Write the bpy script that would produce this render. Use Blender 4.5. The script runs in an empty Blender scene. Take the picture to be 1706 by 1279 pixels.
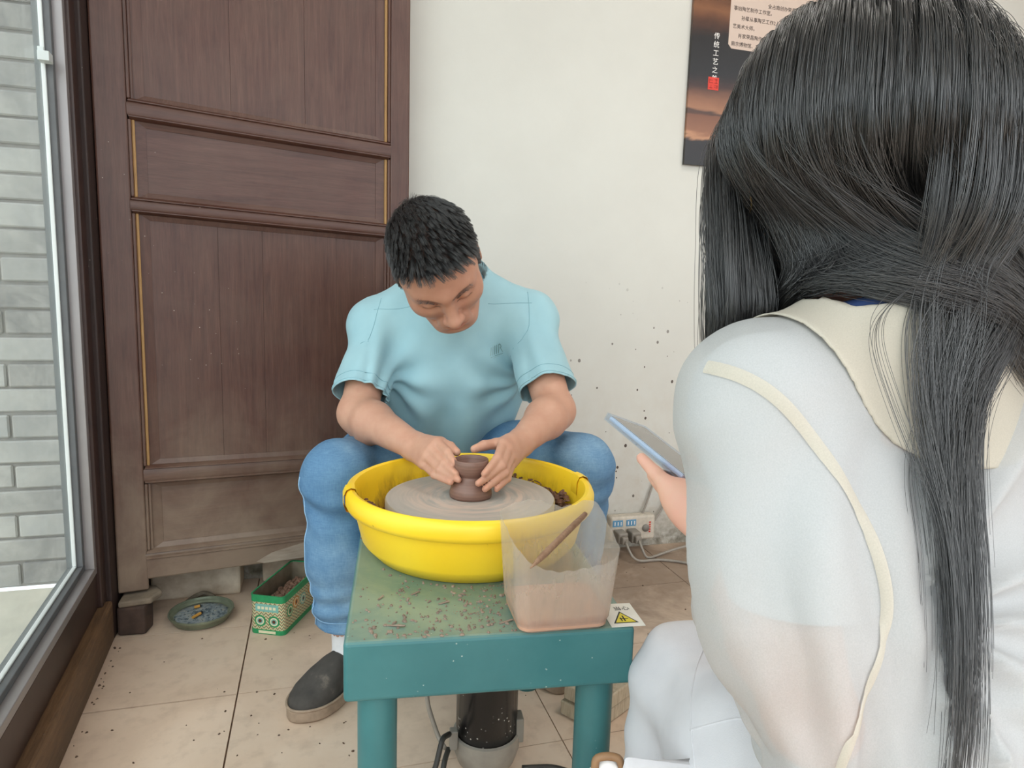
import bpy, bmesh, math, random, time
import numpy as np
from mathutils import Vector, Matrix
S = bpy.context.scene
COL = S.collection
rng = np.random.default_rng(7)
random.seed(7)
T0 = time.time()

# ------------------------------------------------------------------ camera
F = 1130.0
YAW, PITCH, ROLL = math.radians(16.2), math.radians(7.9), math.radians(1.7)
C0 = np.array([0.0, 0.0, 0.85])
fw = np.array([math.sin(YAW)*math.cos(PITCH), math.cos(YAW)*math.cos(PITCH), -math.sin(PITCH)])
_r0 = np.array([math.cos(YAW), -math.sin(YAW), 0.0]); _u0 = np.cross(_r0, fw)
rt = _r0*math.cos(ROLL) + _u0*math.sin(ROLL)
up = _u0*math.cos(ROLL) - _r0*math.sin(ROLL)
def at(x, y, d):
    """room point at distance d along the view axis through picture point x, y (used to measure the people)"""
    return C0 + (fw + rt*(x-853)/F - up*(y-639.5)/F)*d
cam = bpy.data.cameras.new('camera'); cam_o = bpy.data.objects.new('camera', cam); COL.objects.link(cam_o)
cam.sensor_fit = 'HORIZONTAL'; cam.sensor_width = 36.0; cam.lens = 36.0*F/1706.0; cam.clip_start = 0.02
cam_o.matrix_world = Matrix(((rt[0], up[0], -fw[0], C0[0]), (rt[1], up[1], -fw[1], C0[1]), (rt[2], up[2], -fw[2], C0[2]), (0, 0, 0, 1)))
S.camera = cam_o

# ------------------------------------------------------------------ light: an overcast day through the open shop front and the window
W = bpy.data.worlds.new('overcast_sky'); S.world = W; W.use_nodes = True
wn = W.node_tree; bg = wn.nodes['Background']
tc = wn.nodes.new('ShaderNodeTexCoord'); sx = wn.nodes.new('ShaderNodeSeparateXYZ'); wr = wn.nodes.new('ShaderNodeValToRGB')
wn.links.new(tc.outputs['Generated'], sx.inputs[0]); wn.links.new(sx.outputs['Z'], wr.inputs[0]); wn.links.new(wr.outputs[0], bg.inputs[0])
wr.color_ramp.elements[0].position = 0.0; wr.color_ramp.elements[0].color = (0.86, 0.93, 1.0, 1)
wr.color_ramp.elements[1].position = 0.9; wr.color_ramp.elements[1].color = (1.0, 1.0, 1.0, 1)
bg.inputs[1].default_value = 1.55
sl = bpy.data.lights.new('overcast_sun', 'SUN'); sl.energy = 0.9; sl.angle = math.radians(70); sl.color = (1.0, 0.98, 0.95)
so = bpy.data.objects.new('overcast_sun', sl); COL.objects.link(so)
so.rotation_euler = Vector((0.42, 0.75, -0.62)).to_track_quat('-Z', 'Y').to_euler()
S.view_settings.view_transform = 'Standard'; S.view_settings.look = 'None'
S.view_settings.gamma = 1.0; S.view_settings.use_curve_mapping = False
S.view_settings.exposure = 0.60
S.cycles.use_denoising = True
S.cycles.max_bounces = 8; S.cycles.diffuse_bounces = 5; S.cycles.glossy_bounces = 4; S.cycles.transmission_bounces = 8; S.cycles.transparent_max_bounces = 24
S.cycles.sample_clamp_indirect = 6.0
S.cycles.caustics_reflective = False; S.cycles.caustics_refractive = False

# ------------------------------------------------------------------ materials
def lin(c):
    if isinstance(c, str):
        c = [int(c[i:i+2], 16)/255 for i in (0, 2, 4)]
    return tuple(((v/12.92) if v <= 0.04045 else ((v+0.055)/1.055)**2.4) for v in c[:3]) + (1.0,)
class M:
    def __init__(self, name):
        self.m = bpy.data.materials.new(name); self.m.use_nodes = True; self.t = self.m.node_tree
        self.b = self.t.nodes['Principled BSDF']; self.out = self.t.nodes['Material Output']
    def n(self, typ, **kw):
        nd = self.t.nodes.new(typ)
        for k, v in kw.items():
            setattr(nd, k, v)
        return nd
    def l(self, a, b): self.t.links.new(a, b)
    def coord(self, kind='Object', scale=(1, 1, 1), rot=(0, 0, 0), loc=(0, 0, 0)):
        c = self.n('ShaderNodeTexCoord'); mp = self.n('ShaderNodeMapping')
        mp.inputs['Scale'].default_value = scale; mp.inputs['Rotation'].default_value = rot; mp.inputs['Location'].default_value = loc
        if kind == 'World':
            g = self.n('ShaderNodeNewGeometry'); self.l(g.outputs['Position'], mp.inputs[0])
        else:
            self.l(c.outputs[kind], mp.inputs[0])
        return mp.outputs[0]
    def noise(self, co, scale=5, detail=4, rough=0.55, dist=0.0):
        nd = self.n('ShaderNodeTexNoise'); nd.inputs['Scale'].default_value = scale; nd.inputs['Detail'].default_value = detail
        nd.inputs['Roughness'].default_value = rough; nd.inputs['Distortion'].default_value = dist
        self.l(co, nd.inputs['Vector']); return nd.outputs['Fac']
    def vor(self, co, scale=5, feature='F1', rnd=1.0):
        nd = self.n('ShaderNodeTexVoronoi', feature=feature); nd.inputs['Scale'].default_value = scale; nd.inputs['Randomness'].default_value = rnd
        self.l(co, nd.inputs['Vector']); return nd.outputs['Distance']
    def ramp(self, fac, stops, interp='LINEAR'):
        nd = self.n('ShaderNodeValToRGB'); cr = nd.color_ramp; cr.interpolation = interp
        while len(cr.elements) < len(stops): cr.elements.new(0.5)
        for e, (p, c) in zip(cr.elements, stops):
            e.position = p; e.color = c if len(c) == 4 else tuple(c) + (1,)
        self.l(fac, nd.inputs[0]); return nd.outputs[0]
    def bw(self, fac, a, b):
        nd = self.n('ShaderNodeMapRange'); nd.clamp = True; nd.inputs['From Min'].default_value = a; nd.inputs['From Max'].default_value = b
        self.l(fac, nd.inputs['Value']); return nd.outputs['Result']
    def mix(self, fac, a, b, mode='MIX'):
        nd = self.n('ShaderNodeMix', data_type='RGBA', blend_type=mode)
        for i, v in ((0, fac), (6, a), (7, b)):
            if hasattr(v, 'is_output') or hasattr(v, 'links'): self.l(v, nd.inputs[i])
            else: nd.inputs[i].default_value = v
        return nd.outputs[2]
    def math(self, op, a, b=None, c=None, clamp=False):
        nd = self.n('ShaderNodeMath', operation=op, use_clamp=clamp)
        for i, v in enumerate((a, b, c)):
            if v is None: continue
            if hasattr(v, 'links'): self.l(v, nd.inputs[i])
            else: nd.inputs[i].default_value = v
        return nd.outputs[0]
    def sep(self, co):
        nd = self.n('ShaderNodeSeparateXYZ'); self.l(co, nd.inputs[0]); return nd.outputs
    def attr(self, name):
        nd = self.n('ShaderNodeAttribute', attribute_name=name); return nd.outputs
    def sheen(self, f0=0.04, top=0.6):
        lw = self.n('ShaderNodeLayerWeight'); lw.inputs[0].default_value = 0.5
        return self.math('MULTIPLY_ADD', self.math('POWER', lw.outputs['Facing'], 5.0), top, f0)
    def base(self, c):
        if hasattr(c, 'links'): self.l(c, self.b.inputs['Base Color'])
        else: self.b.inputs['Base Color'].default_value = c
    def set(self, **kw):
        for k, v in kw.items():
            k = k.replace('_', ' ')
            if hasattr(v, 'links'): self.l(v, self.b.inputs[k])
            else: self.b.inputs[k].default_value = v
        return self
    def bump(self, h, strength=0.3, dist=0.002):
        nd = self.n('ShaderNodeBump'); nd.inputs['Strength'].default_value = strength; nd.inputs['Distance'].default_value = dist
        self.l(h, nd.inputs['Height']); self.l(nd.outputs[0], self.b.inputs['Normal'])
def simple(name, col, rough=0.5, var=0.12, scale=20, bump=0.0, metal=0.0, **kw):
    """colour with a little noise variation"""
    m = M(name); c = lin(col); co = m.coord('Object'); nz = m.noise(co, scale, 5)
    dark = tuple(v*(1-var) for v in c[:3]) + (1,); lite = tuple(min(1, v*(1+var)) for v in c[:3]) + (1,)
    m.base(m.ramp(nz, [(0.3, dark), (0.7, lite)])); m.set(Roughness=rough, Metallic=metal)
    if bump: m.bump(nz, bump, 0.003)
    if kw: m.set(**kw)
    return m.m

# ------------------------------------------------------------------ object helpers
def link(o, parent=None):
    COL.objects.link(o)
    if parent is not None: o.parent = parent
    return o
def meshobj(name, verts, faces, mat, parent=None, smooth=False, autosmooth=None):
    me = bpy.data.meshes.new(name)
    if isinstance(verts, np.ndarray) and isinstance(faces, np.ndarray) and faces.ndim == 2:
        n = faces.shape[1]
        me.vertices.add(len(verts)); me.vertices.foreach_set('co', np.ascontiguousarray(verts, np.float32).ravel())
        me.loops.add(faces.size); me.loops.foreach_set('vertex_index', np.ascontiguousarray(faces, np.int32).ravel())
        me.polygons.add(len(faces)); me.polygons.foreach_set('loop_start', np.arange(0, faces.size, n, dtype=np.int32))
        me.update(calc_edges=True); me.validate()
    else:
        me.from_pydata([tuple(map(float, v)) for v in verts], [], [tuple(map(int, f)) for f in faces]); me.update()
    if mat is not None: me.materials.append(mat)
    if smooth: me.polygons.foreach_set('use_smooth', [True]*len(me.polygons))
    if autosmooth is not None:
        me.polygons.foreach_set('use_smooth', [True]*len(me.polygons))
        me.set_sharp_from_angle(angle=math.radians(autosmooth))
    return link(bpy.data.objects.new(name, me), parent)
def empty(name, loc=(0, 0, 0), rotz=0.0):
    o = bpy.data.objects.new(name, None); o.location = loc; o.rotation_euler = (0, 0, rotz); o.empty_display_size = 0.05
    return link(o)
def tag(o, label=None, cat=None, group=None, kind=None):
    if label: o['label'] = label
    if cat: o['category'] = cat
    if group: o['group'] = group
    if kind: o['kind'] = kind
    return o
class MB:
    """collects simple shapes into one mesh"""
    def __init__(self): self.v = []; self.f = []
    def add(self, v, f):
        o = len(self.v); self.v += [tuple(map(float, p)) for p in v]; self.f += [tuple(i+o for i in q) for q in f]; return self
    def box(self, lo, hi, R=None, t=None):
        p = [(x, y, z) for x in (lo[0], hi[0]) for y in (lo[1], hi[1]) for z in (lo[2], hi[2])]
        if R is not None: p = [tuple(np.asarray(R) @ np.array(q) + (0 if t is None else np.asarray(t))) for q in p]
        return self.add(p, [(0, 1, 3, 2), (4, 6, 7, 5), (0, 4, 5, 1), (2, 3, 7, 6), (0, 2, 6, 4), (1, 5, 7, 3)])
    def prism(self, poly, z0, z1):
        n = len(poly); v = [(x, y, z0) for x, y in poly] + [(x, y, z1) for x, y in poly]
        return self.add(v, [tuple(range(n))[::-1], tuple(range(n, 2*n))] + [(i, (i+1) % n, (i+1) % n+n, i+n) for i in range(n)])
    def lathe(self, prof, n=48, c=(0, 0, 0), a0=0.0, a1=2*math.pi):
        full = abs(a1-a0-2*math.pi) < 1e-6; m = n if full else n+1
        v = []
        for i in range(m):
            a = a0+(a1-a0)*i/n
            v += [(c[0]+r*math.cos(a), c[1]+r*math.sin(a), c[2]+z) for r, z in prof]
        k = len(prof); f = []
        for i in range(n):
            j = (i+1) % m
            f += [(i*k+q, j*k+q, j*k+q+1, i*k+q+1) for q in range(k-1)]
        if full:
            if prof[0][0] > 1e-5: pass
        return self.add(v, f)
    def tube(self, pts, r, n=8, cap=True):
        P = np.array(pts, float); m = len(P); rr = np.full(m, r) if np.isscalar(r) else np.array(r, float)
        T = np.gradient(P, axis=0); T /= np.linalg.norm(T, axis=1)[:, None]+1e-12
        u = np.cross(T[0], (0, 0, 1.0)); u = u if np.linalg.norm(u) > 1e-3 else np.cross(T[0], (1.0, 0, 0)); u /= np.linalg.norm(u)
        v = []; f = []
        for i in range(m):
            u = u - T[i]*(u@T[i]); u /= np.linalg.norm(u)+1e-12; w = np.cross(T[i], u)
            v += [P[i]+rr[i]*(u*math.cos(a)+w*math.sin(a)) for a in np.arange(n)*2*math.pi/n]
        for i in range(m-1):
            f += [(i*n+q, i*n+(q+1) % n, (i+1)*n+(q+1) % n, (i+1)*n+q) for q in range(n)]
        if cap: f += [tuple(range(n))[::-1], tuple(range((m-1)*n, m*n))]
        return self.add(v, f)
    def build(self, name, mat, parent=None, smooth=False, auto=None, bevel=0.0, seg=2):
        o = meshobj(name, self.v, self.f, mat, parent, smooth, auto)
        bm = bmesh.new(); bm.from_mesh(o.data); bmesh.ops.recalc_face_normals(bm, faces=bm.faces); bm.to_mesh(o.data); bm.free()
        if bevel:
            b = o.modifiers.new('bevel', 'BEVEL'); b.width = bevel; b.segments = seg; b.limit_method = 'ANGLE'; b.angle_limit = math.radians(40)
        return o
def smoothpath(pts, n=40):
    P = np.array(pts, float); d = np.r_[0, np.cumsum(np.linalg.norm(np.diff(P, axis=0), axis=1))]; t = np.linspace(0, d[-1], n)
    Q = np.stack([np.interp(t, d, P[:, i]) for i in range(P.shape[1])], 1)
    for _ in range(max(2, n//12)):
        Q[1:-1] = (Q[:-2]+2*Q[1:-1]+Q[2:])/4
    return Q
def text(name, body, size, mat, loc, rot, parent=None, extrude=0.0003, align='LEFT', vertical=False, spacing=1.0, linesp=1.0, shear=0.0):
    cu = bpy.data.curves.new(name, 'FONT'); cu.body = body; cu.size = size; cu.extrude = extrude; cu.align_x = align
    cu.space_character = spacing; cu.space_line = linesp; cu.shear = shear; cu.resolution_u = 3
    tmp = bpy.data.objects.new(name+'_tmp', cu); COL.objects.link(tmp)
    me = bpy.data.meshes.new_from_object(tmp.evaluated_get(bpy.context.evaluated_depsgraph_get()))
    bpy.data.objects.remove(tmp); me.name = name; me.materials.clear(); me.materials.append(mat)
    o = bpy.data.objects.new(name, me); o.location = loc; o.rotation_euler = rot
    return link(o, parent)

# ------------------------------------------------------------------ smooth solids from distance fields (people and their clothes)
def unit(v): v = np.asarray(v, float); return v/np.linalg.norm(v)
class Shape:
    def __init__(self): self.p = []
    def _add(self, fn, lo, hi, k, op): self.p.append((fn, np.asarray(lo, float), np.asarray(hi, float), k, op)); return self
    def cap(self, a, b, ra, rb=None, k=0.02, op='+'):
        a = np.asarray(a, float); b = np.asarray(b, float); rb = ra if rb is None else rb; ab = b-a; L = ab@ab
        def fn(X, Y, Z):
            t = np.clip(((X-a[0])*ab[0]+(Y-a[1])*ab[1]+(Z-a[2])*ab[2])/L, 0, 1)
            return np.sqrt((X-a[0]-t*ab[0])**2+(Y-a[1]-t*ab[1])**2+(Z-a[2]-t*ab[2])**2)-(ra+(rb-ra)*t)
        R = max(ra, rb); return self._add(fn, np.minimum(a, b)-R, np.maximum(a, b)+R, k, op)
    def chain(self, pts, rad, k=0.02):
        for i in range(len(pts)-1): self.cap(pts[i], pts[i+1], rad[i], rad[i+1], k)
        return self
    def ell(self, c, r, R=None, k=0.02, op='+'):
        c = np.asarray(c, float); r = np.asarray(r, float); R = np.eye(3) if R is None else np.asarray(R, float)
        def fn(X, Y, Z):
            x, y, z = X-c[0], Y-c[1], Z-c[2]
            q = [x*R[0, i]+y*R[1, i]+z*R[2, i] for i in range(3)]
            k0 = np.sqrt((q[0]/r[0])**2+(q[1]/r[1])**2+(q[2]/r[2])**2)
            k1 = np.sqrt((q[0]/r[0]**2)**2+(q[1]/r[1]**2)**2+(q[2]/r[2]**2)**2)
            return k0*(k0-1)/np.maximum(k1, 1e-6)
        m = r.max(); return self._add(fn, c-m, c+m, k, op)
    def ecap(self, a, b, ra, rb, xd, k=0.03, op='+'):
        """tapered elliptical segment a-b; half widths ra=(along xd, across) at a and rb at b"""
        a = np.asarray(a, float); b = np.asarray(b, float); L = np.linalg.norm(b-a); w = (b-a)/L
        u = np.asarray(xd, float); u = unit(u-w*(u@w)); v = np.cross(w, u)
        def fn(X, Y, Z):
            x, y, z = X-a[0], Y-a[1], Z-a[2]
            h = x*w[0]+y*w[1]+z*w[2]; t = np.clip(h/L, 0, 1)
            A = ra[0]+(rb[0]-ra[0])*t; B = ra[1]+(rb[1]-ra[1])*t; mn = np.minimum(A, B)
            p = (x*u[0]+y*u[1]+z*u[2])/A; q = (x*v[0]+y*v[1]+z*v[2])/B; o = (h-t*L)/mn
            s = np.sqrt(p*p+q*q+o*o)
            g = np.sqrt((p/A)**2+(q/B)**2+(o/mn)**2)
            return s*(s-1)/np.maximum(g, 1e-6)
        m = max(max(ra), max(rb)); return self._add(fn, np.minimum(a, b)-m, np.maximum(a, b)+m, k, op)
    @staticmethod
    def comb(A, d, k, op):
        if op == '+':
            h = np.maximum(k-np.abs(A-d), 0)/k; return np.minimum(A, d)-h*h*k*0.25
        h = np.maximum(k-np.abs(A+d), 0)/k; return np.maximum(A, -d)+h*h*k*0.25
    def eval(self, P):
        P = np.asarray(P, float); A = np.full(len(P), 1.0)
        for fn, lo, hi, k, op in self.p:
            A = self.comb(A, fn(P[:, 0], P[:, 1], P[:, 2]), k, op)
        return A
    def grad(self, P, e=0.0015):
        return np.stack([self.eval(P+d)-self.eval(P-d) for d in np.eye(3)*e], 1)/(2*e)
    def project(self, P, off=0.0, it=6):
        P = np.array(P, float)
        for _ in range(it):
            g = self.grad(P); d = self.eval(P)-off; P = P-g*(d/np.maximum((g*g).sum(1), 0.05))[:, None]
        return P
    def mesh(self, xs, ys, zs):
        xs, ys, zs = [np.asarray(a, np.float32) for a in (xs, ys, zs)]
        A = np.full((len(xs), len(ys), len(zs)), 1.0, np.float32); ax = (xs, ys, zs)
        for fn, lo, hi, k, op in self.p:
            i0 = [max(0, np.searchsorted(ax[i], lo[i]-k-0.016)-1) for i in range(3)]
            i1 = [min(len(ax[i]), np.searchsorted(ax[i], hi[i]+k+0.016)+1) for i in range(3)]
            if any(i1[i] <= i0[i] for i in range(3)): continue
            s = tuple(slice(i0[i], i1[i]) for i in range(3))
            d = fn(xs[s[0]][:, None, None], ys[s[1]][None, :, None], zs[s[2]][None, None, :]).astype(np.float32)
            A[s] = self.comb(A[s], d, np.float32(k), op)
        return nets(A, xs, ys, zs)
def nets(A, xs, ys, zs):
    """naive surface nets on a rectilinear grid"""
    sg = (A < 0); c = np.zeros(tuple(n-1 for n in A.shape), np.uint8); offs = [(i, j, k) for i in (0, 1) for j in (0, 1) for k in (0, 1)]
    for i, j, k in offs: c += sg[i:A.shape[0]-1+i, j:A.shape[1]-1+j, k:A.shape[2]-1+k]
    I = np.argwhere((c > 0) & (c < 8)); idx = np.full(c.shape, -1, np.int32); idx[I[:, 0], I[:, 1], I[:, 2]] = np.arange(len(I))
    vals = {o: A[I[:, 0]+o[0], I[:, 1]+o[1], I[:, 2]+o[2]] for o in offs}
    acc = np.zeros((len(I), 3)); cnt = np.zeros(len(I))
    for a in offs:
        for axn in range(3):
            if a[axn]: continue
            b = list(a); b[axn] = 1; b = tuple(b); va, vb = vals[a], vals[b]; m = (va < 0) != (vb < 0)
            t = np.where(m, va/np.where(m, va-vb, 1), 0)
            p = np.tile(np.array(a, float), (len(I), 1)); p[:, axn] = t
            acc[m] += p[m]; cnt[m] += 1
    q = acc/cnt[:, None]
    V = np.stack([g[I[:, n]]+(g[I[:, n]+1]-g[I[:, n]])*q[:, n] for n, g in enumerate((xs, ys, zs))], 1)
    faces = []
    for axn in range(3):
        s0 = [slice(None)]*3; s1 = [slice(None)]*3; s0[axn] = slice(0, -1); s1[axn] = slice(1, None)
        o1, o2 = [n for n in range(3) if n != axn]
        for s in (s0, s1):
            s[o1] = slice(1, -1); s[o2] = slice(1, -1)
        m = sg[tuple(s0)] != sg[tuple(s1)]; E = np.argwhere(m); inside = sg[tuple(s0)][m]
        if not len(E): continue
        b = E.copy(); b[:, o1] += 1; b[:, o2] += 1
        def cell(d1, d2):
            k = b.copy(); k[:, o1] -= d1; k[:, o2] -= d2; return idx[k[:, 0], k[:, 1], k[:, 2]]
        Q = np.stack([cell(1, 1), cell(0, 1), cell(0, 0), cell(1, 0)], 1)
        flip = inside if axn != 1 else ~inside
        Q[~flip] = Q[~flip][:, ::-1]; faces.append(Q)
    Fc = np.concatenate(faces); Fc = Fc[(Fc >= 0).all(1)]
    return V, Fc
def axis(lo, hi, h, fl=None, fh=None, fine=None):
    if fl is None: return np.arange(lo, hi+h, h)
    return np.concatenate([np.arange(lo, fl, h), np.arange(fl, fh, fine), np.arange(fh, hi+h, h)])
def vnormals(V, Fq):
    n = np.cross(V[Fq[:, 2]]-V[Fq[:, 0]], V[Fq[:, 3]]-V[Fq[:, 1]]); N = np.zeros_like(V)
    for i in range(4): np.add.at(N, Fq[:, i], n)
    return N/(np.linalg.norm(N, axis=1)[:, None]+1e-12)
def lap(V, Fq, it=2, w=0.5):
    V = V.copy(); E = np.concatenate([Fq[:, [i, (i+1) % 4]] for i in range(4)]); E = np.concatenate([E, E[:, ::-1]])
    cn = np.bincount(E[:, 0], minlength=len(V))[:, None]
    for _ in range(it):
        s = np.stack([np.bincount(E[:, 0], V[E[:, 1], i], len(V)) for i in range(3)], 1); V += w*(s/np.maximum(cn, 1)-V)
    return V
def keep(V, Fq, mask):
    """drop the faces whose corners are all outside mask"""
    Fq = Fq[mask[Fq].all(1)]; u = np.unique(Fq); r = np.full(len(V), -1); r[u] = np.arange(len(u)); return V[u], r[Fq]
def setattr_color(o, name, col):
    a = o.data.color_attributes.new(name, 'FLOAT_COLOR', 'POINT'); c = np.ones((len(o.data.vertices), 4), np.float32); c[:, :3] = col
    a.data.foreach_set('color', c.ravel())
def wav(P, seeds, freq, dirs=None):
    """sum of sines used for cloth folds"""
    r = np.random.default_rng(seeds); s = np.zeros(len(P))
    for i in range(5):
        d = r.normal(size=3) if dirs is None else np.asarray(dirs[i % len(dirs)], float)+r.normal(size=3)*0.25
        d = d/np.linalg.norm(d); s += np.sin(P@d*freq*r.uniform(0.6, 1.5)+r.uniform(0, 6.28))
    return s/5
def hairobj(name, pts, n, mat, parent, rad0, rad1=None):
    """pts: (strands, n, 3) -> one hair object"""
    k = len(pts); h = bpy.data.hair_curves.new(name); h.add_curves([n]*k)
    h.points.foreach_set('position', np.ascontiguousarray(pts, np.float32).ravel())
    rr = np.linspace(rad0, rad0*0.35 if rad1 is None else rad1, n); rr = np.tile(rr, k).astype(np.float32)
    a = h.attributes.get('radius') or h.attributes.new('radius', 'FLOAT', 'POINT'); a.data.foreach_set('value', rr)
    h.materials.append(mat); return link(bpy.data.objects.new(name, h), parent)

# ================================================================== THE ROOM
def wood(name, c0, c1, c2, stretch=(30, 30, 2.2), rough=0.45, dust=None, bumpk=0.25, scale=1.0, dustbase=None):
    m = M(name); co = m.coord('Object', stretch); n1 = m.noise(co, 3.0*scale, 8, 0.65, 0.6); n2 = m.noise(m.coord('Object', tuple(v*4 for v in stretch)), 4*scale, 3, 0.6)
    c = m.ramp(n1, [(0.25, lin(c0)), (0.5, lin(c1)), (0.78, lin(c2))])
    c = m.mix(0.35, c, m.ramp(n2, [(0.3, (0.35, 0.35, 0.35, 1)), (0.7, (1, 1, 1, 1))]), 'MULTIPLY')
    if dust:
        dn = m.noise(m.coord('World', (1, 1, 1)), 9, 6, 0.6, 0.4)
        z = m.sep(m.coord('World'))[2]
        low = m.math('MULTIPLY_ADD', z, -1.0/dust[1], 1.0, clamp=True)
        k = m.math('MULTIPLY', m.math('ADD', m.math('MULTIPLY', low, 0.9), m.bw(dn, 0.35, 0.8)), m.math('ADD', low, 0.12), clamp=True)
        c = m.mix(m.math('MULTIPLY', k, dust[2], clamp=True), c, lin(dust[0]))
    sp = m.vor(m.coord('World'), 42); spm = m.bw(sp, 0.06, 0.02); spn = m.noise(m.coord('World'), 3, 2); spm = m.math('MULTIPLY', spm, m.bw(spn, 0.55, 0.62))
    c = m.mix(spm, c, lin('b3a79a'))
    m.base(c); m.set(Roughness=rough); m.bump(n1, bumpk, 0.002); return m
M_door = wood('door_wood', '452820', '55352b', '66463a', (26, 26, 1.6), 0.42, ('8f7d6c', 0.62, 0.85)).m
M_doorh = wood('door_wood_cross', '452820', '55352b', '634238', (1.6, 26, 26), 0.40, ('8f7d6c', 0.6, 0.85)).m
M_bare = wood('bare_wood', '8a6238', 'a8804e', 'bd955f', (40, 40, 2), 0.6).m
M_darkframe = simple('dark_brown_frame', '3a2823', 0.4, 0.2, 14)
M_post = wood('dark_post', '2a1d1a', '33231f', '3d2a25', (20, 20, 2), 0.6).m
M_alu = simple('silver_aluminium', '9c9797', 0.38, 0.06, 8, metal=0.4)
M_alu2 = simple('pale_bead', 'c9cfce', 0.4, 0.05, 8)
M_seal = simple('grey_rubber_seal', '5e6062', 0.6, 0.08, 30)
M_beam = wood('old_beam', '54402f', '75573c', '8d6c4b', (3, 26, 26), 0.7, ('4a3c30', 0.12, 0.6), 0.7).m
def mk_wall():
    m = M('white_plaster'); co = m.coord('World'); n1 = m.noise(co, 1.6, 6, 0.6); n2 = m.noise(co, 11, 6, 0.65, 0.3); n3 = m.noise(co, 60, 4, 0.6)
    c = m.ramp(n1, [(0.3, lin('c6c4bd')), (0.7, lin('d0cfc8'))])
    x, y, z = m.sep(co)
    low = m.math('MULTIPLY_ADD', z, -1.0/0.75, 1.0, clamp=True)
    low2 = m.math('MULTIPLY_ADD', z, -1.0/0.17, 1.0, clamp=True)
    st = m.math('MULTIPLY', m.bw(n2, 0.38, 0.72), m.math('POWER', low, 1.2), clamp=True)
    c = m.mix(m.math('MULTIPLY', st, 0.62), c, lin('b29f8b'))
    st2 = m.math('MULTIPLY', m.bw(n3, 0.2, 0.6), m.math('POWER', low2, 0.8), clamp=True)
    c = m.mix(m.math('MULTIPLY', st2, 0.75), c, lin('8b8372'))
    gm = m.math('MULTIPLY', m.bw(n2, 0.42, 0.6), m.bw(m.math('ABSOLUTE', m.math('SUBTRACT', z, 0.02)), 0.045, 0.0))
    c = m.mix(m.math('MULTIPLY', gm, 0.85), c, lin('3d3b28'))
    # clay splashes around the potter's place
    sp = m.vor(m.coord('World', (1, 1, 0.8)), 36); rad = m.noise(co, 17, 1)
    d = m.math('LESS_THAN', sp, m.math('MULTIPLY_ADD', m.bw(rad, 0.40, 0.66), 0.19, 0.0))
    zone = m.math('MULTIPLY', m.bw(m.math('ABSOLUTE', m.math('SUBTRACT', x, 1.0)), 0.42, 0.12), m.bw(m.math('ABSOLUTE', m.math('SUBTRACT', z, 0.42)), 0.52, 0.2))
    zn = m.noise(co, 5.0, 2); zone = m.math('MULTIPLY', zone, m.bw(zn, 0.30, 0.45))
    c = m.mix(m.math('MULTIPLY', d, zone, clamp=True), c, lin('4c4038'))
    m.base(c); m.set(Roughness=0.75); m.bump(m.math('ADD', n2, m.math('MULTIPLY', n3, 0.3)), 0.12, 0.004); return m.m
M_wall = mk_wall()
def mk_tile():
    m = M('beige_floor_tile'); co = m.coord('World'); n1 = m.noise(co, 3.2, 7, 0.62, 0.5); n2 = m.noise(co, 26, 6, 0.6); n3 = m.noise(co, 120, 3)
    c = m.ramp(n1, [(0.28, lin('cdb49e')), (0.5, lin('e0c8b2')), (0.75, lin('e9d5c1'))])
    c = m.mix(m.math('MULTIPLY', m.bw(n2, 0.5, 0.8), 0.35), c, lin('9c8270'))
    y = m.sep(co)[1]; far = m.bw(y, 1.25, 2.0)
    dirt = m.math('MULTIPLY', m.bw(n1, 0.3, 0.6), far)
    c = m.mix(m.math('MULTIPLY', dirt, 0.22), c, lin('8a7462'))
    x = m.sep(co)[0]; mud_shade = m.math('MULTIPLY', m.math('MULTIPLY', m.bw(x, 0.50, 0.80), m.bw(y, 1.15, 1.5)), m.bw(m.noise(co, 2.6, 6, 0.7, 0.4), 0.26, 0.52)); c = m.mix(m.math('MULTIPLY', mud_shade, 0.78), c, lin('7b6655'))  # clay dirt plus the shade right of the wheel, painted into the tiles
    m.base(c); m.set(Roughness=m.ramp(n2, [(0.3, (0.38,)*3+(1,)), (0.7, (0.6,)*3+(1,))])); m.bump(n3, 0.05, 0.001); return m.m
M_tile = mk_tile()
M_joint = simple('tile_joint_dirt', '6d5746', 0.9, 0.25, 60)

def xw(y): return -0.437-0.066*(y-1.25)
fl = MB().box((-0.52, -3.0, -0.06), (3.4, 2.05, -0.004)).build('floor', M_joint); tag(fl, kind='structure')
TW, TD, J = 0.6095, 0.2985, 0.0022
tile_me = None
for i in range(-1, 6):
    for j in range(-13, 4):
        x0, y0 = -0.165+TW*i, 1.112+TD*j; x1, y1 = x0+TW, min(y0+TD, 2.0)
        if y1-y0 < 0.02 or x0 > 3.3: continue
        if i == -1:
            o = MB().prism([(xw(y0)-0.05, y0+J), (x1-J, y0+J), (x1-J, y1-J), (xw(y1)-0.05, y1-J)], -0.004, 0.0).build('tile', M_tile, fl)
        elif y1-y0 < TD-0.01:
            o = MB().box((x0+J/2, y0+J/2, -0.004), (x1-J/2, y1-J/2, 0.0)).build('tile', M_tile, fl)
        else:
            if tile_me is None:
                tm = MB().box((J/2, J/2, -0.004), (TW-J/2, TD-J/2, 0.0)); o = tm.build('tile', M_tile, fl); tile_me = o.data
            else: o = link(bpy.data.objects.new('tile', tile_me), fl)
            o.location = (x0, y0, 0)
tag(MB().box((-0.50, 2.0, -0.02), (3.4, 2.15, 2.95)).build('wall_back', M_wall), kind='structure')
tag(MB().box((3.3, -0.6, 0.0), (3.42, 2.0, 2.95)).build('wall_right', M_wall), kind='structure')
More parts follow.
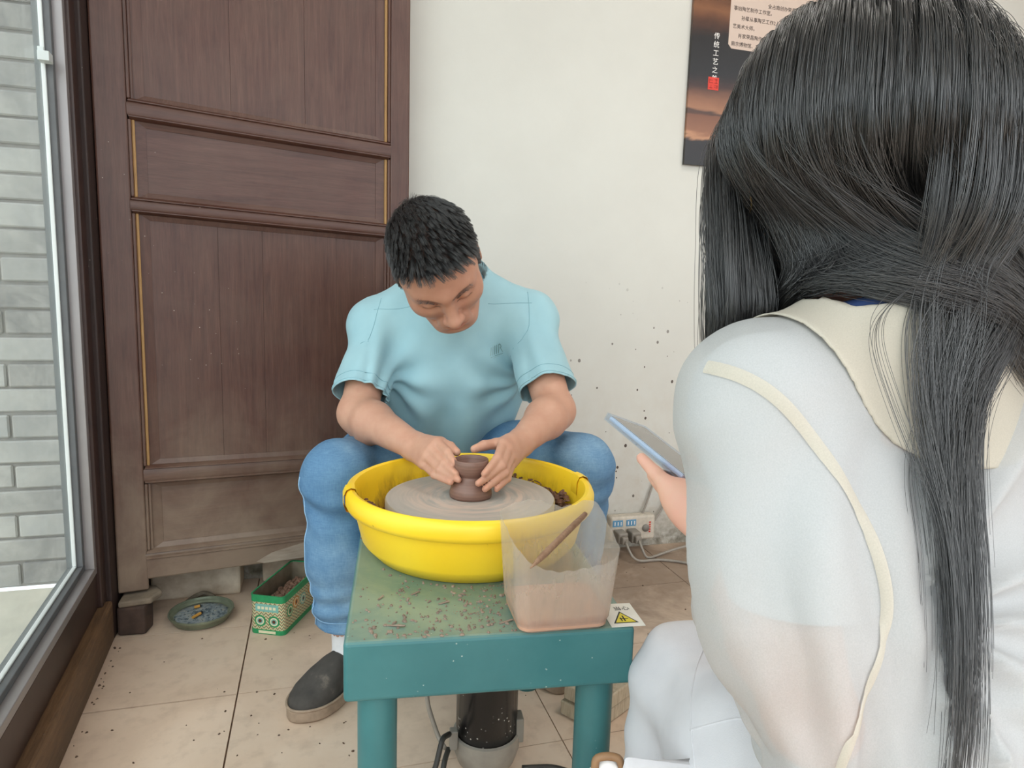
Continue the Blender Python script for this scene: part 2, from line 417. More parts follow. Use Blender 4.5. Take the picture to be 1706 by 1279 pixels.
tag(MB().box((-0.6, -1.9, 2.9), (3.42, 2.15, 3.02)).build('ceiling', simple('ceiling_white', 'dcdad4', 0.8, 0.03, 5)), kind='structure')  # unseen overhang past the front added to cut sky light from the street
lamp = empty('ceiling_light', (1.25, 0.75, 2.898)); tag(lamp, 'white round ceiling light over the middle of the room', 'ceiling light')
M_lampw = simple('lamp_white', 'e8e8e6', 0.5, 0.02, 5); MB().lathe([(0, 0), (0.24, 0), (0.25, -0.012), (0.25, -0.05), (0.24, -0.06), (0, -0.06)], 40).build('housing', M_lampw, lamp, auto=40)
M_glow = M('lamp_diffuser'); M_glow.base((0.9, 0.9, 0.9, 1)); M_glow.set(Emission_Strength=18.0); M_glow.b.inputs['Emission Color'].default_value = (1.0, 0.97, 0.92, 1)
MB().lathe([(0, -0.075), (0.16, -0.072), (0.225, -0.0605), (0, -0.0602)], 40).build('diffuser', M_glow.m, lamp, auto=40)
# low plaster plinth under the door
M_cream = M('cream_plinth'); _n = M_cream.noise(M_cream.coord('World'), 14, 6); M_cream.base(M_cream.ramp(_n, [(0.3, lin('a4917c')), (0.6, lin('d3c6b3'))])); M_cream.set(Roughness=0.8); M_cream = M_cream.m
tag(MB().box((-0.43, 1.90, 0.0), (-0.207, 1.998, 0.105)).build('trim_1', M_cream, bevel=0.006), kind='structure')
tag(MB().box((-0.155, 1.965, 0.0), (0.26, 1.998, 0.15)).build('trim_2', M_cream, bevel=0.006), kind='structure')
tag(MB().box((-0.528, 1.705, 0.0), (-0.468, 2.0, 2.9)).build('trim_3', M_post, bevel=0.004), kind='structure')

# ---- left: beam, window frame, glass
WR = math.radians(90+3.78)
wl = MB().box((-2.7, 0.0, 0.0), (0.457, 0.068, 0.10)).build('wall_left', M_beam, bevel=0.006)
wl.location = (-0.437, 1.25, 0); wl.rotation_euler = (0, 0, WR); tag(wl, kind='structure')
win = empty('window_1', (-0.437, 1.25, 0), WR); tag(win, kind='structure')
MB().box((-2.7, 0.022, 0.10), (0.50, 0.066, 0.185)).build('bottom_rail', M_darkframe, win, bevel=0.004)
MB().box((0.418, 0.012, 0.10), (0.50, 0.066, 2.6)).build('side_stile', M_darkframe, win, bevel=0.004)
MB().box((-2.7, 0.022, 2.45), (0.50, 0.12, 2.6)).build('top_rail', M_darkframe, win, bevel=0.004)
def uframe(name, ins, w, v0, v1, m):
    b = MB(); z0, u1 = 0.185+ins, 0.418-ins*1.15
    b.box((-2.7, v0, z0), (u1, v1, z0+w)); b.box((u1-w*1.15, v0, z0+w), (u1, v1, 2.45-ins)); b.box((-2.7, v0, 2.45-ins-w), (u1-w*1.15, v1, 2.45-ins))
    return b.build(name, m, win, bevel=0.0015)
uframe('outer_bead', 0.0, 0.017, 0.020, 0.060, M_alu)
uframe('rubber_seal', 0.017, 0.014, 0.038, 0.070, M_seal)
uframe('inner_bead', 0.031, 0.0042, 0.050, 0.058, M_alu2)
mg = M('window_glass'); tr = mg.n('ShaderNodeBsdfTransparent'); gl = mg.n('ShaderNodeBsdfGlossy'); gl.inputs['Roughness'].default_value = 0.03
tr.inputs[0].default_value = (0.93, 0.97, 0.965, 1)
ms = mg.n('ShaderNodeMixShader')
gd = mg.n('ShaderNodeBsdfDiffuse'); gd.inputs[0].default_value = lin('dfe6e4'); ms2 = mg.n('ShaderNodeMixShader')
dn = mg.noise(mg.coord('Object', (1.2, 1, 3)), 4, 6, 0.6); mg.l(mg.ramp(dn, [(0.35, (0.05,)*3+(1,)), (0.75, (0.2,)*3+(1,))]), ms2.inputs[0])  # pane dust, raised so its white diffuse paints the pale haze and reflection
mg.l(mg.sheen(0.02, 0.22), ms.inputs[0]); mg.l(tr.outputs[0], ms.inputs[1]); mg.l(gl.outputs[0], ms.inputs[2])
mg.l(ms.outputs[0], ms2.inputs[1]); mg.l(gd.outputs[0], ms2.inputs[2]); mg.l(ms2.outputs[0], mg.out.inputs[0])
MB().box((-2.7, 0.055, 0.224), (0.37, 0.059, 2.41)).build('glass_pane', mg.m, win)
MB().box((0.345, 0.035, 1.265), (0.372, 0.055, 1.283)).box((0.352, 0.045, 1.27), (0.36, 0.056, 1.292)).build('glazing_clip', M_alu2, win, bevel=0.001)

# ---- outside: yard and old grey brick wall
yard = simple('yard_concrete', 'd9d3c4', 0.85, 0.12, 6, 0.1)
tag(MB().box((-7, -5, -0.08), (-0.53, 2.05, 0.0)).build('ground_yard', yard), kind='structure')
tag(MB().box((-7, -9, -0.08), (6, -3.0, -0.004)).build('ground_street', simple('street_paving', 'c9c4ba', 0.85, 0.1, 4)), kind='structure')
mb_ = M('grey_brick'); oi = mb_.n('ShaderNodeObjectInfo'); cob = mb_.coord('World'); nb = mb_.noise(cob, 9, 6, 0.65, 0.5); nb2 = mb_.noise(cob, 2.2, 4)
cb = mb_.ramp(oi.outputs['Random'], [(0.0, lin('8d8c8a')), (0.55, lin('a8a8a6')), (0.85, lin('92918f')), (1.0, lin('737272'))])
cb = mb_.mix(mb_.bw(nb, 0.35, 0.8), cb, lin('bdbab4')); mb_.base(mb_.mix(mb_.math('MULTIPLY', mb_.bw(nb2, 0.5, 0.7), 0.5), cb, lin('d3d0c8')))
mb_.set(Roughness=0.9); mb_.bump(nb, 0.4, 0.006)
wb = MB().box((-3.2, 2.075, 0.0), (-0.52, 2.3, 2.7)).build('wall_outside', simple('lime_mortar', '8f8c88', 0.95, 0.15, 30), bevel=0.0); tag(wb, kind='structure')
bw_, bh_ = 0.262, 0.0690; bme = None
for r in range(38):
    for q in range(11):
        x1 = -0.525-q*bw_+(0.131 if r % 2 else 0)
        if x1 > -0.45: continue
        if bme is None:
            o = MB().box((-bw_+0.006, 0, 0.004), (0, 0.06, bh_-0.004)).build('brick', mb_.m, wb, bevel=0.004, seg=1); bme = o
        else:
            o = bme.copy(); link(o, wb)
        o.location = (x1, 2.052+rng.uniform(0.012, 0.017), 0.002+r*bh_+rng.uniform(-0.002, 0.002)); o.scale = (1, 1, 1); o.rotation_euler = (0, rng.uniform(-0.008, 0.008), 0)

# ---- the panelled wooden door leaf standing open against the wall
door = empty('door_1', (-0.45, 1.75, 0.0), math.radians(13.5)); tag(door, kind='structure')
def dshear(o):
    me = o.data; n = len(me.vertices); a = np.empty(n*3, np.float32); me.vertices.foreach_get('co', a); a = a.reshape(-1, 3)
    a[:, 2] -= 0.030*a[:, 0]; me.vertices.foreach_set('co', a.ravel()); me.update(); return o
def dbox(name, lo, hi, m=None, bevel=0.002): return dshear(MB().box(lo, hi).build(name, m or M_door, door, bevel=bevel))
dbox('stile', (-0.016, 0.0, 0.095), (0.050, 0.042, 2.45), bevel=0.004); dbox('stile', (0.664, 0.0, 0.118), (0.718, 0.042, 2.45), bevel=0.004)
def rail(zc, hh, s0=0.044, s1=0.670, name='rail'):
    q_ = [(0.030, -hh), (0.008, -hh), (0.0045, -hh+0.002), (0.0005, -hh+0.0028), (-0.0035, -hh+0.0055), (-0.0035, -hh+0.0075), (0.0005, -hh+0.0095), (-0.0008, -hh+0.0125)]; pr = q_+[(y, -z) for y, z in q_[::-1]]
    n = len(pr); v = [(s0+(0.012 if abs(z) > 0.008 else 0)*0+abs(z)*0.45, y, zc+z) for y, z in pr]+[(s1-abs(z)*0.45, y, zc+z) for y, z in pr]
    f = [tuple(range(n)), tuple(range(n, 2*n))[::-1]]+[(i, (i+1) % n, (i+1) % n+n, i+n) for i in range(n)]
    return dshear(MB().add(v, f).build(name, M_doorh, door, auto=50))
rail(1.2285, 0.0235); rail(1.018, 0.0195); rail(0.384, 0.0235); rail(2.30, 0.03)
dshear(MB().box((0.044, 0.0, 0.122), (0.670, 0.042, 0.178)).build('bottom_rail', M_doorh, door, bevel=0.004))
rail(0.182, 0.014, name='bottom_moulding')
def panel(z0, z1, planks, vertical=True, bares=()):
    s0, s1 = 0.050, 0.664
    # moulded surround: four beads and a sloping inner border
    for lo, hi in (((s0, 0.001, z0), (s0+0.007, 0.03, z1)), ((s1-0.007, 0.001, z0), (s1, 0.03, z1))): dbox('bead', lo, hi, bevel=0.0025)
    for lo, hi, b in (((s0+0.007, 0.006, z0), (s0+0.014, 0.03, z1), 'l'), ((s1-0.014, 0.006, z0), (s1-0.007, 0.03, z1), 'r')):
        dbox('bare_strip' if b in bares else 'inner_bead', lo, hi, M_bare if b in bares else M_door, bevel=0.002)
    a0, a1 = s0+0.014, s1-0.014; w = 0.022
    v = [(a0, 0.012, z0), (a1, 0.012, z0), (a1, 0.012, z1), (a0, 0.012, z1), (a0+w, 0.016, z0+w*0.6), (a1-w, 0.016, z0+w*0.6), (a1-w, 0.016, z1-w*0.6), (a0+w, 0.016, z1-w*0.6),
         (a0+w, 0.0185, z0+w*0.6), (a1-w, 0.0185, z0+w*0.6), (a1-w, 0.0185, z1-w*0.6), (a0+w, 0.0185, z1-w*0.6)]
    f = [(i, (i+1) % 4, (i+1) % 4+4, i+4) for i in range(4)]+[(i+4, (i+1) % 4+4, (i+1) % 4+8, i+8) for i in range(4)]
    dshear(MB().add(v, f).build('panel_border', M_door if vertical else M_doorh, door))
    e = [a0+w*0.9+(a1-a0-1.8*w)*t for t in planks]
    for k in range(len(e)-1):
        if vertical: dbox('panel_board', (e[k]+0.00015, 0.0175+0.0006*(k % 2), z0+w*0.5), (e[k+1]-0.00015, 0.036, z1-w*0.5), M_door, 0.0004)
        else: dbox('panel_board', (e[k]+0.0004, 0.0175, z0+w*0.5), (e[k+1]-0.0004, 0.036, z1-w*0.5), M_doorh, 0.0006)
panel(1.250, 2.28, (0, 0.34, 0.66, 1.0), True, ('r',)); panel(1.036, 1.206, (0, 1), False, ('l', 'r')); panel(0.406, 1.000, (0, 0.27, 0.46, 0.80, 1.0), True, ('l',)); panel(0.195, 0.362, (0, 1), False)
# worn pale patch at the foot of the door
pp = M('scraped_wood'); nn = pp.noise(pp.coord('Object', (3, 20, 20)), 4, 6); pp.base(pp.ramp(nn, [(0.3, lin('8f7f70')), (0.7, lin('b3a595'))])); pp.set(Roughness=0.8)
v = [(0.30, -0.0012, 0.130), (0.34, -0.0012, 0.150), (0.39, -0.0012, 0.160), (0.43, -0.0012, 0.168), (0.662, -0.0012, 0.168), (0.662, -0.0012, 0.126), (0.32, -0.0012, 0.124)]
v2 = [(x, 0.002, z) for x, y, z in v]; n = len(v)
dshear(MB().add(v+v2, [tuple(range(n)), tuple(range(n, 2*n))[::-1]]+[(i, (i+1) % n, (i+1) % n+n, i+n) for i in range(n)]).build('scraped_patch', pp.m, door))
pv = empty('door_pivot_stone', (-0.425, 1.765, 0)); tag(pv, 'dark pivot stone at the floor under the hinge side of the brown door', 'stone')
MB().prism([(-0.04, -0.045), (0.022, -0.05), (0.03, -0.01), (0.018, 0.05), (-0.04, 0.05)], 0.0, 0.072).build('block', simple('dark_stone', '4a3a32', 0.85, 0.35, 30, 0.4), pv, bevel=0.006)
MB().prism([(-0.035, -0.05), (0.035, -0.04), (0.052, 0.0), (0.03, 0.04), (-0.035, 0.04)], 0.072, 0.088).build('pivot_plate', simple('dusty_stone', '857868', 0.9, 0.25, 30, 0.3), pv, bevel=0.005)

# ---- poster on the back wall
ps = empty('poster', (1.122, 1.999, 1.259)); tag(ps, 'dark craft poster with brown hands photo and white Chinese lettering on the white wall', 'poster')
mp = M('poster_print'); co = mp.coord('Object'); nz = mp.noise(mp.coord('Object', (2.0, 1, 6)), 2.5, 4, 0.55, 0.7); zz = mp.sep(co)[2]
zj = mp.math('ADD', zz, mp.math('MULTIPLY', mp.math('SUBTRACT', nz, 0.5), 0.06)); zj = mp.math('DIVIDE', zj, 0.9)
cc = mp.ramp(zj, [(0.0, lin('17100e')), (0.085, lin('1b1210')), (0.095, lin('b5825f')), (0.112, lin('8b5c41')), (0.15, lin('7d5038')), (0.172, lin('744831')), (0.178, lin('2e1d18')), (0.19, lin('9a6a4c')), (0.23, lin('80543c')), (0.27, lin('3a2119')), (0.31, lin('120e0e')), (0.43, lin('161110')), (0.47, lin('4a2c1e')), (0.52, lin('7c5034')), (0.58, lin('3a241a')), (0.72, lin('1a1412')), (1.0, lin('241813'))])
mp.base(cc); mp.set(Roughness=0.25)
MB().box((0, -0.012, 0), (0.84, 0.0, 0.9)).build('board', mp.m, ps, bevel=0.001)
M_pan = simple('poster_panel_paper', 'c6b2a5', 0.5, 0.03, 6); M_ink = simple('printed_ink', '3f322d', 0.6, 0.02, 4); M_wht = simple('white_print', 'ece8e4', 0.5, 0.02, 4); M_red = simple('red_seal_ink', 'cf3a2c', 0.5, 0.08, 60)
x0, z0, x1, z1, cr = 0.128, 0.362, 0.72, 0.86, 0.012
MB().add([(x, y, z) for y in (-0.0128, -0.0118) for x, z in ((x0, z0+cr), (x0+cr, z0), (x1-cr, z0), (x1, z0+cr), (x1, z1-cr), (x1-cr, z1), (x0+cr, z1), (x0, z1-cr))], [tuple(range(8)), tuple(range(8, 16))[::-1]]+[(i, (i+1) % 8, (i+1) % 8+8, i+8) for i in range(8)]).build('panel', M_pan, ps)
R90 = (math.pi/2, 0, 0)
for nm, (tx, tz, bd) in enumerate(((0.143, 0.497, '　　　　　　　　全占南创办荣昌区'), (0.139, 0.477, '事始陶艺制作工作室。'), (0.168, 0.450, '孙辈从事陶艺工作2人，2024年7月被评为荣昌区'), (0.139, 0.424, '艺美术大师。'), (0.160, 0.397, '肖家荣昌陶作品被收藏于中国工艺美术馆、'), (0.137, 0.372, '南京博物馆、东京大学博物馆等。'))):
    text('lettering', bd, 0.0148, M_ink, (tx, -0.0131, tz), R90, ps, 0.0002)
for k, ch in enumerate('传统工艺之美'):
    text('lettering', ch, 0.021, M_wht, (0.0765, -0.0124, 0.385-k*0.0252), R90, ps, 0.0002)
MB().box((0.066, -0.0127, 0.232), (0.104, -0.0119, 0.270)).build('red_seal', M_red, ps)
b = MB(); M_seald = simple('red_seal_cut', '9a241b', 0.6, 0.05, 20)
for (a, c_, w, h) in ((0.070, 0.252, 0.013, 0.002), (0.070, 0.260, 0.013, 0.002), (0.070, 0.2535, 0.002, 0.012), (0.088, 0.252, 0.012, 0.002), (0.088, 0.262, 0.012, 0.002), (0.0935, 0.252, 0.002, 0.014), (0.070, 0.237, 0.013, 0.002), (0.076, 0.236, 0.002, 0.011), (0.088, 0.238, 0.012, 0.002), (0.088, 0.244, 0.012, 0.002), (0.098, 0.238, 0.002, 0.009)):
    b.box((a, -0.0129, c_), (a+w, -0.0126, c_+h))
b.build('seal_mark', M_seald, ps)

# ---- at the far right: red jar standing on a dark cabinet
cb_ = empty('cabinet', (2.74, 1.80, 0)); tag(cb_, 'dark grey cabinet against the white wall behind the long hair', 'cabinet')
M_cab = simple('dark_grey_paint', '34363a', 0.5, 0.1, 10)
MB().box((-0.26, -0.16, 0.05), (0.26, 0.19, 1.45)).build('body', M_cab, cb_, bevel=0.005); MB().box((-0.28, -0.18, 1.45), (0.28, 0.19, 1.485)).build('top', M_cab, cb_, bevel=0.004)
for sx_ in (-0.13, 0.13):
    d = MB().box((sx_-0.125, -0.178, 0.08), (sx_+0.125, -0.16, 1.42)).build('door', M_cab, cb_, bevel=0.003); MB().box((sx_*0.15-0.006, -0.20, 0.75), (sx_*0.15+0.006, -0.178, 0.87)).build('handle', M_alu, d, bevel=0.003)
jr = empty('jar', (2.565, 1.78, 1.486)); tag(jr, 'round red jar on top of the dark cabinet', 'jar')
MB().lathe([(0, 0), (0.06, 0), (0.09, 0.02), (0.125, 0.08), (0.13, 0.13), (0.11, 0.185), (0.07, 0.21), (0.055, 0.215), (0.0, 0.215)], 40).build('body', simple('red_glaze', 'c22430', 0.25, 0.06, 10), jr, True)
MB().lathe([(0, 0.235), (0.015, 0.234), (0.06, 0.225), (0.066, 0.215), (0.0, 0.214)], 32).build('lid', simple('red_lid', 'a81e28', 0.3, 0.06, 10), jr, True)

# ---- power strip and cords at the foot of the wall
st = empty('power_strip', (1.0, 1.999, 0.0)); tag(st, 'dusty white power strip with blue sockets at the foot of the wall', 'power strip')
M_strip = simple('dusty_white_plastic', 'c9bfb0', 0.5, 0.15, 50); M_blue = simple('blue_socket', '5f93b5', 0.45, 0.1, 40); M_blk = simple('slot_black', '25262a', 0.6, 0.1, 10)
MB().box((-0.078, -0.038, 0.037), (0.083, 0.0, 0.121)).build('body', M_strip, st, bevel=0.008, seg=3)
for sxx in (-0.056, -0.008):
    s_ = MB().box((sxx-0.016, -0.0395, 0.088), (sxx+0.02, -0.037, 0.110)).build('socket_face', M_blue, st, bevel=0.001)
    b = MB()
    for q in (-0.010, 0.001, 0.012): b.box((sxx+q, -0.0402, 0.093), (sxx+q+0.003, -0.039, 0.105))
    b.build('slots', M_wht, s_)
MB().lathe([(0, 0.0), (0.011, 0.0), (0.013, 0.003), (0.013, 0.006)], 20).build('switch', simple('grey_switch', '7f7a72', 0.5), st, True).matrix_basis = Matrix.Translation((0.048, -0.0435, 0.078)) @ Matrix.Rotation(-math.pi/2, 4, 'X')
b = MB()
for q in range(5): b.box((0.060, -0.0392, 0.062+q*0.008), (0.066, -0.0378, 0.067+q*0.008))
b.build('red_print', M_red, st)
M_cord = simple('grey_cord', '9a9288', 0.55, 0.08, 40); M_plug = simple('grey_plug', '8d857a', 0.5, 0.12, 50)
for k, (sx_, pth) in enumerate(((-0.053, [(0, -0.085, 0.045), (0.005, -0.10, 0.018), (0.03, -0.10, 0.006), (0.10, -0.09, 0.005), (0.16, -0.12, 0.005), (0.21, -0.17, 0.005), (0.30, -0.25, 0.005), (0.55, -0.34, 0.005)]), (-0.006, [(0, -0.085, 0.045), (0.005, -0.095, 0.02), (0.02, -0.085, 0.006), (0.07, -0.06, 0.005), (0.13, -0.045, 0.012), (0.20, -0.035, 0.02), (0.28, -0.04, 0.012), (0.6, -0.05, 0.005)]))):
    pc = empty('power_cable', (1.0+sx_, 1.96, 0.0)); tag(pc, ('grey plug in the left socket of the power strip with its cord along the floor', 'grey plug in the middle socket of the power strip with its cord by the wall')[k], 'cord', 'plugs in the dusty power strip')
    MB().box((-0.017, -0.045, 0.045), (0.017, 0.0, 0.082)).box((-0.011, -0.062, 0.048), (0.011, -0.045, 0.074)).build('plug', M_plug, pc, bevel=0.005)
    MB().tube(smoothpath([(0, -0.06, 0.06)]+pth, 50), 0.0042, 8).build('cord', M_cord, pc, True)
lp = MB().tube(smoothpath([(1.045, 1.985, 0.118), (1.06, 1.988, 0.15), (1.075, 1.99, 0.20), (1.095, 1.99, 0.245), (1.115, 1.99, 0.27), (1.135, 1.99, 0.255), (1.138, 1.99, 0.20), (1.125, 1.988, 0.14), (1.10, 1.986, 0.10), (1.086, 1.984, 0.085)], 60), 0.0035, 8).build('wall_cord', M_cord, None, True)
tag(lp, 'thin grey cord looping up the wall above the power strip', 'cord')

# ================================================================== THE POTTER'S WHEEL
WX, WY = 0.258, 1.128
def mk_teal():
    m = M('teal_enamel'); co = m.coord('Object'); n1 = m.noise(co, 7, 5); n2 = m.noise(co, 45, 6, 0.7); n3 = m.vor(co, 90)
    c = m.ramp(n1, [(0.3, lin('326c70')), (0.7, lin('447d7f'))])
    g = m.n('ShaderNodeNewGeometry'); nz = m.sep(g.outputs['Normal'])[2]; topm = m.bw(nz, 0.6, 0.9)
    dn = m.noise(co, 9, 6, 0.65, 0.6)
    c = m.mix(m.math('MULTIPLY', m.math('MULTIPLY', topm, m.bw(dn, 0.12, 0.6)), 0.75), c, lin('93a08c'))
    c = m.mix(m.math('MULTIPLY', m.bw(n3, 0.12, 0.06), m.bw(n2, 0.53, 0.61)), c, lin('b9c3ba'))
    m.base(c); m.set(Roughness=m.ramp(n1, [(0.3, (0.32,)*3+(1,)), (0.7, (0.5,)*3+(1,))])); m.bump(n2, 0.06, 0.002); return m.m
M_teal = mk_teal(); M_clayw = None
wh = empty('pottery_wheel', (WX, WY, 0.0), math.radians(-6.6)); tag(wh, 'teal steel potters wheel table with round legs and a turntable', 'pottery wheel')
MB().box((-0.194, -0.322, 0.317), (0.194, 0.235, 0.400)).build('table_box', M_teal, wh, bevel=0.006, seg=3)
for sx_, sy_ in ((-0.152, -0.283), (0.152, -0.283), (-0.152, 0.195), (0.152, 0.195)):
    lg = MB().lathe([(0, 0), (0.026, 0), (0.0265, 0.004), (0.0265, 0.317), (0, 0.317)], 28, (sx_, sy_, 0)).build('leg', M_teal, wh, auto=40)
M_motor = M('black_motor'); vo_ = M_motor.vor(M_motor.coord('Object'), 130); no_ = M_motor.noise(M_motor.coord('Object'), 22, 3); M_motor.base(M_motor.mix(M_motor.math('MULTIPLY', M_motor.bw(vo_, 0.22, 0.12), M_motor.bw(no_, 0.50, 0.58)), lin('1c1a1a'), lin('c9c2ba'))); M_motor.set(Roughness=0.25); M_motor = M_motor.m
MB().lathe([(0, 0.010), (0.050, 0.010), (0.055, 0.016), (0.055, 0.317), (0, 0.317)], 36, (0.034, -0.035, 0.03)).build('motor', M_motor, wh, auto=40)
mc = MB().lathe([(0, 0.0), (0.046, 0.0), (0.052, 0.005), (0.060, 0.03), (0.060, 0.056), (0.0555, 0.058), (0.0555, 0.05)], 36, (0.034, -0.035, 0.008)).build('motor_cap', simple('grey_cast_cap', '9b948a', 0.55, 0.12, 40), wh, auto=40)
M_lug = simple('grey_lug', '8a847b', 0.6)
for lo_, hi_ in (((-0.034, -0.066, 0.05), (-0.020, -0.05, 0.085)), ((0.084, -0.06, 0.05), (0.098, -0.03, 0.095))): MB().box(lo_, hi_).build('lug', M_lug, mc, bevel=0.002)
MB().lathe([(0, 0.400), (0.03, 0.400), (0.03, 0.475), (0, 0.475)], 24).build('shaft', M_alu, wh, auto=40)
md = M('wheel_head_metal'); co = md.coord('Object'); x, y, z = md.sep(co); rr = md.math('SQRT', md.math('ADD', md.math('MULTIPLY', x, x), md.math('MULTIPLY', y, y)))
an = md.math('ARCTAN2', y, x); cb2 = md.n('ShaderNodeCombineXYZ'); md.l(md.math('MULTIPLY', rr, 95.0), cb2.inputs[0]); md.l(md.math('SINE', an), cb2.inputs[1]); md.l(md.math('COSINE', an), cb2.inputs[2])
sw = md.noise(cb2.outputs[0], 1.0, 5, 0.6); ring = md.math('MULTIPLY', md.bw(md.math('ABSOLUTE', md.math('SUBTRACT', rr, 0.075)), 0.055, 0.01), md.bw(sw, 0.40, 0.62))
c = md.mix(0.4, lin('b5aea6'), md.ramp(sw, [(0.3, lin('a39e97')), (0.7, lin('c6bfb6'))])); c = md.mix(md.math('MULTIPLY', ring, 0.85), c, lin('d8c0b0'))
md.base(c); md.set(Roughness=0.45, Metallic=0.15); md.bump(sw, 0.25, 0.0015)
MB().lathe([(0, 0.472), (0.146, 0.472), (0.1485, 0.475), (0.1485, 0.486), (0.1465, 0.489), (0.0, 0.489)], 96).build('wheel_head', md.m, wh, auto=35)
wires = simple('black_cable', '35332f', 0.5, 0.1, 30)
MB().tube(smoothpath([(-0.036, -0.07, 0.085), (-0.05, -0.10, 0.10), (-0.062, -0.12, 0.06), (-0.085, -0.13, 0.02), (-0.095, -0.115, 0.008), (-0.075, -0.10, 0.006), (-0.05, -0.10, 0.022), (-0.045, -0.085, 0.045), (-0.036, -0.06, 0.05)], 50), 0.0048, 8).build('motor_cable', wires, wh, True)
MB().tube(smoothpath([(-0.075, 0.02, 0.33), (-0.078, 0.015, 0.2), (-0.07, 0.01, 0.09), (-0.05, 0.0, 0.03), (-0.04, -0.03, 0.03)], 40), 0.0042, 8).build('motor_cable', M_cord, wh, True)
cbl = MB().tube(smoothpath([(0.345, 1.05, 0.006), (0.40, 1.04, 0.006), (0.45, 1.0, 0.006), (0.52, 0.97, 0.006), (0.62, 0.98, 0.006)], 40), 0.005, 8).build('floor_cable', wires, None, True); tag(cbl, 'dark cable lying on the floor tiles beside the motor', 'cable')
# warning sticker
stk = empty('warning_sticker', (0.409, 0.822, 0.4004), math.radians(-6.6)); tag(stk, 'white warning sticker with yellow triangle on the teal table corner', 'sticker')
MB().box((-0.024, -0.033, 0), (0.024, 0.034, 0.0006)).build('backing', simple('sticker_white', 'e6e4dc', 0.4, 0.05, 40), stk)
tri = MB().add([(-0.018, -0.024, 0.0007), (0.018, -0.024, 0.0007), (0, 0.010, 0.0007)], [(0, 1, 2)]).build('triangle_border', M_blk, stk)
MB().add([(-0.0145, -0.022, 0.0009), (0.0145, -0.022, 0.0009), (0, 0.0055, 0.0009)], [(0, 1, 2)]).build('yellow_triangle', simple('warning_yellow', 'd9c92b', 0.4, 0.05, 20), stk)
MB().box((-0.001, -0.019, 0.0010), (0.001, -0.004, 0.0012)).box((-0.006, -0.013, 0.0010), (0.006, -0.0115, 0.0012)).box((-0.005, -0.019, 0.001), (-0.0035, -0.009, 0.0012)).build('hand_mark', M_blk, stk)
text('lettering', '当心', 0.012, M_blk, (-0.006, 0.014, 0.0008), (0, 0, 0), stk, 0.0001)

# ---- yellow splash pan in two halves
M_yel = M('yellow_plastic'); co = M_yel.coord('Object'); n1 = M_yel.noise(co, 30, 6, 0.7); n2 = M_yel.noise(co, 5, 4); vv = M_yel.vor(M_yel.coord('Object', (1, 1, 0.6)), 55)
z = M_yel.sep(co)[2]
c = M_yel.ramp(n2, [(0.3, lin('fbcd22')), (0.7, lin('fedb38'))]); c = M_yel.mix(M_yel.math('MULTIPLY', M_yel.bw(vv, 0.14, 0.06), M_yel.bw(n1, 0.58, 0.66)), c, lin('7a5638'))
x_, y_, _z = M_yel.sep(co); r_ = M_yel.math('SQRT', M_yel.math('ADD', M_yel.math('MULTIPLY', x_, x_), M_yel.math('MULTIPLY', y_, y_)))
wall_ = M_yel.math('MULTIPLY_ADD', z, -0.24, 0.1975)
ins = M_yel.math('MULTIPLY', M_yel.bw(M_yel.math('SUBTRACT', r_, M_yel.math('MULTIPLY_ADD', z, 0.215, 0.1800)), 0.0015, -0.0005), M_yel.math('MULTIPLY', M_yel.bw(z, 0.098, 0.04), M_yel.bw(z, 0.030, 0.036)))
st_ = M_yel.noise(M_yel.coord('Object', (9, 9, 2.5)), 3, 6, 0.7)
c = M_yel.mix(M_yel.math('MULTIPLY', ins, M_yel.bw(st_, 0.44, 0.60), clamp=True), c, lin('8a6036'))
M_yel.base(c); M_yel.set(Roughness=0.36, **{'Subsurface_Weight': 0.0}); M_yel = M_yel.m
pan = empty('splash_pan', (WX, WY, 0.4005), math.radians(-6.6)); tag(pan, 'yellow plastic splash pan around the turntable on the teal table', 'splash pan')
prof = [(0.036, 0.003), (0.036, 0.001), (0.160, 0.0), (0.167, 0.002), (0.184, 0.020), (0.188, 0.026), (0.2005, 0.078), (0.2045, 0.079), (0.212, 0.082), (0.2155, 0.090), (0.2155, 0.104), (0.212, 0.112), (0.206, 0.115), (0.200, 0.113), (0.1965, 0.105), (0.1955, 0.080), (0.184, 0.028), (0.180, 0.022), (0.165, 0.005), (0.04, 0.004), (0.036, 0.003)]
MB().lathe(prof, 72, (0, 0, 0), math.pi+0.12, 2*math.pi+0.12).build('front_half', M_yel, pan, auto=45)
MB().lathe(prof, 72, (0, 0, 0), 0.12, math.pi+0.12).build('back_half', M_yel, pan, auto=45)
lipp = [(0.199, 0.074), (0.2065, 0.0755), (0.2145, 0.079), (0.2185, 0.089), (0.2185, 0.105), (0.214, 0.115), (0.206, 0.1182), (0.199, 0.116), (0.1945, 0.106), (0.1945, 0.084), (0.199, 0.074)]
for a in (math.pi+0.12, 0.12):
    MB().lathe(lipp, 8, (0, 0, 0), a-0.075, a+0.075).build('joint_clip', M_yel, pan, auto=45)

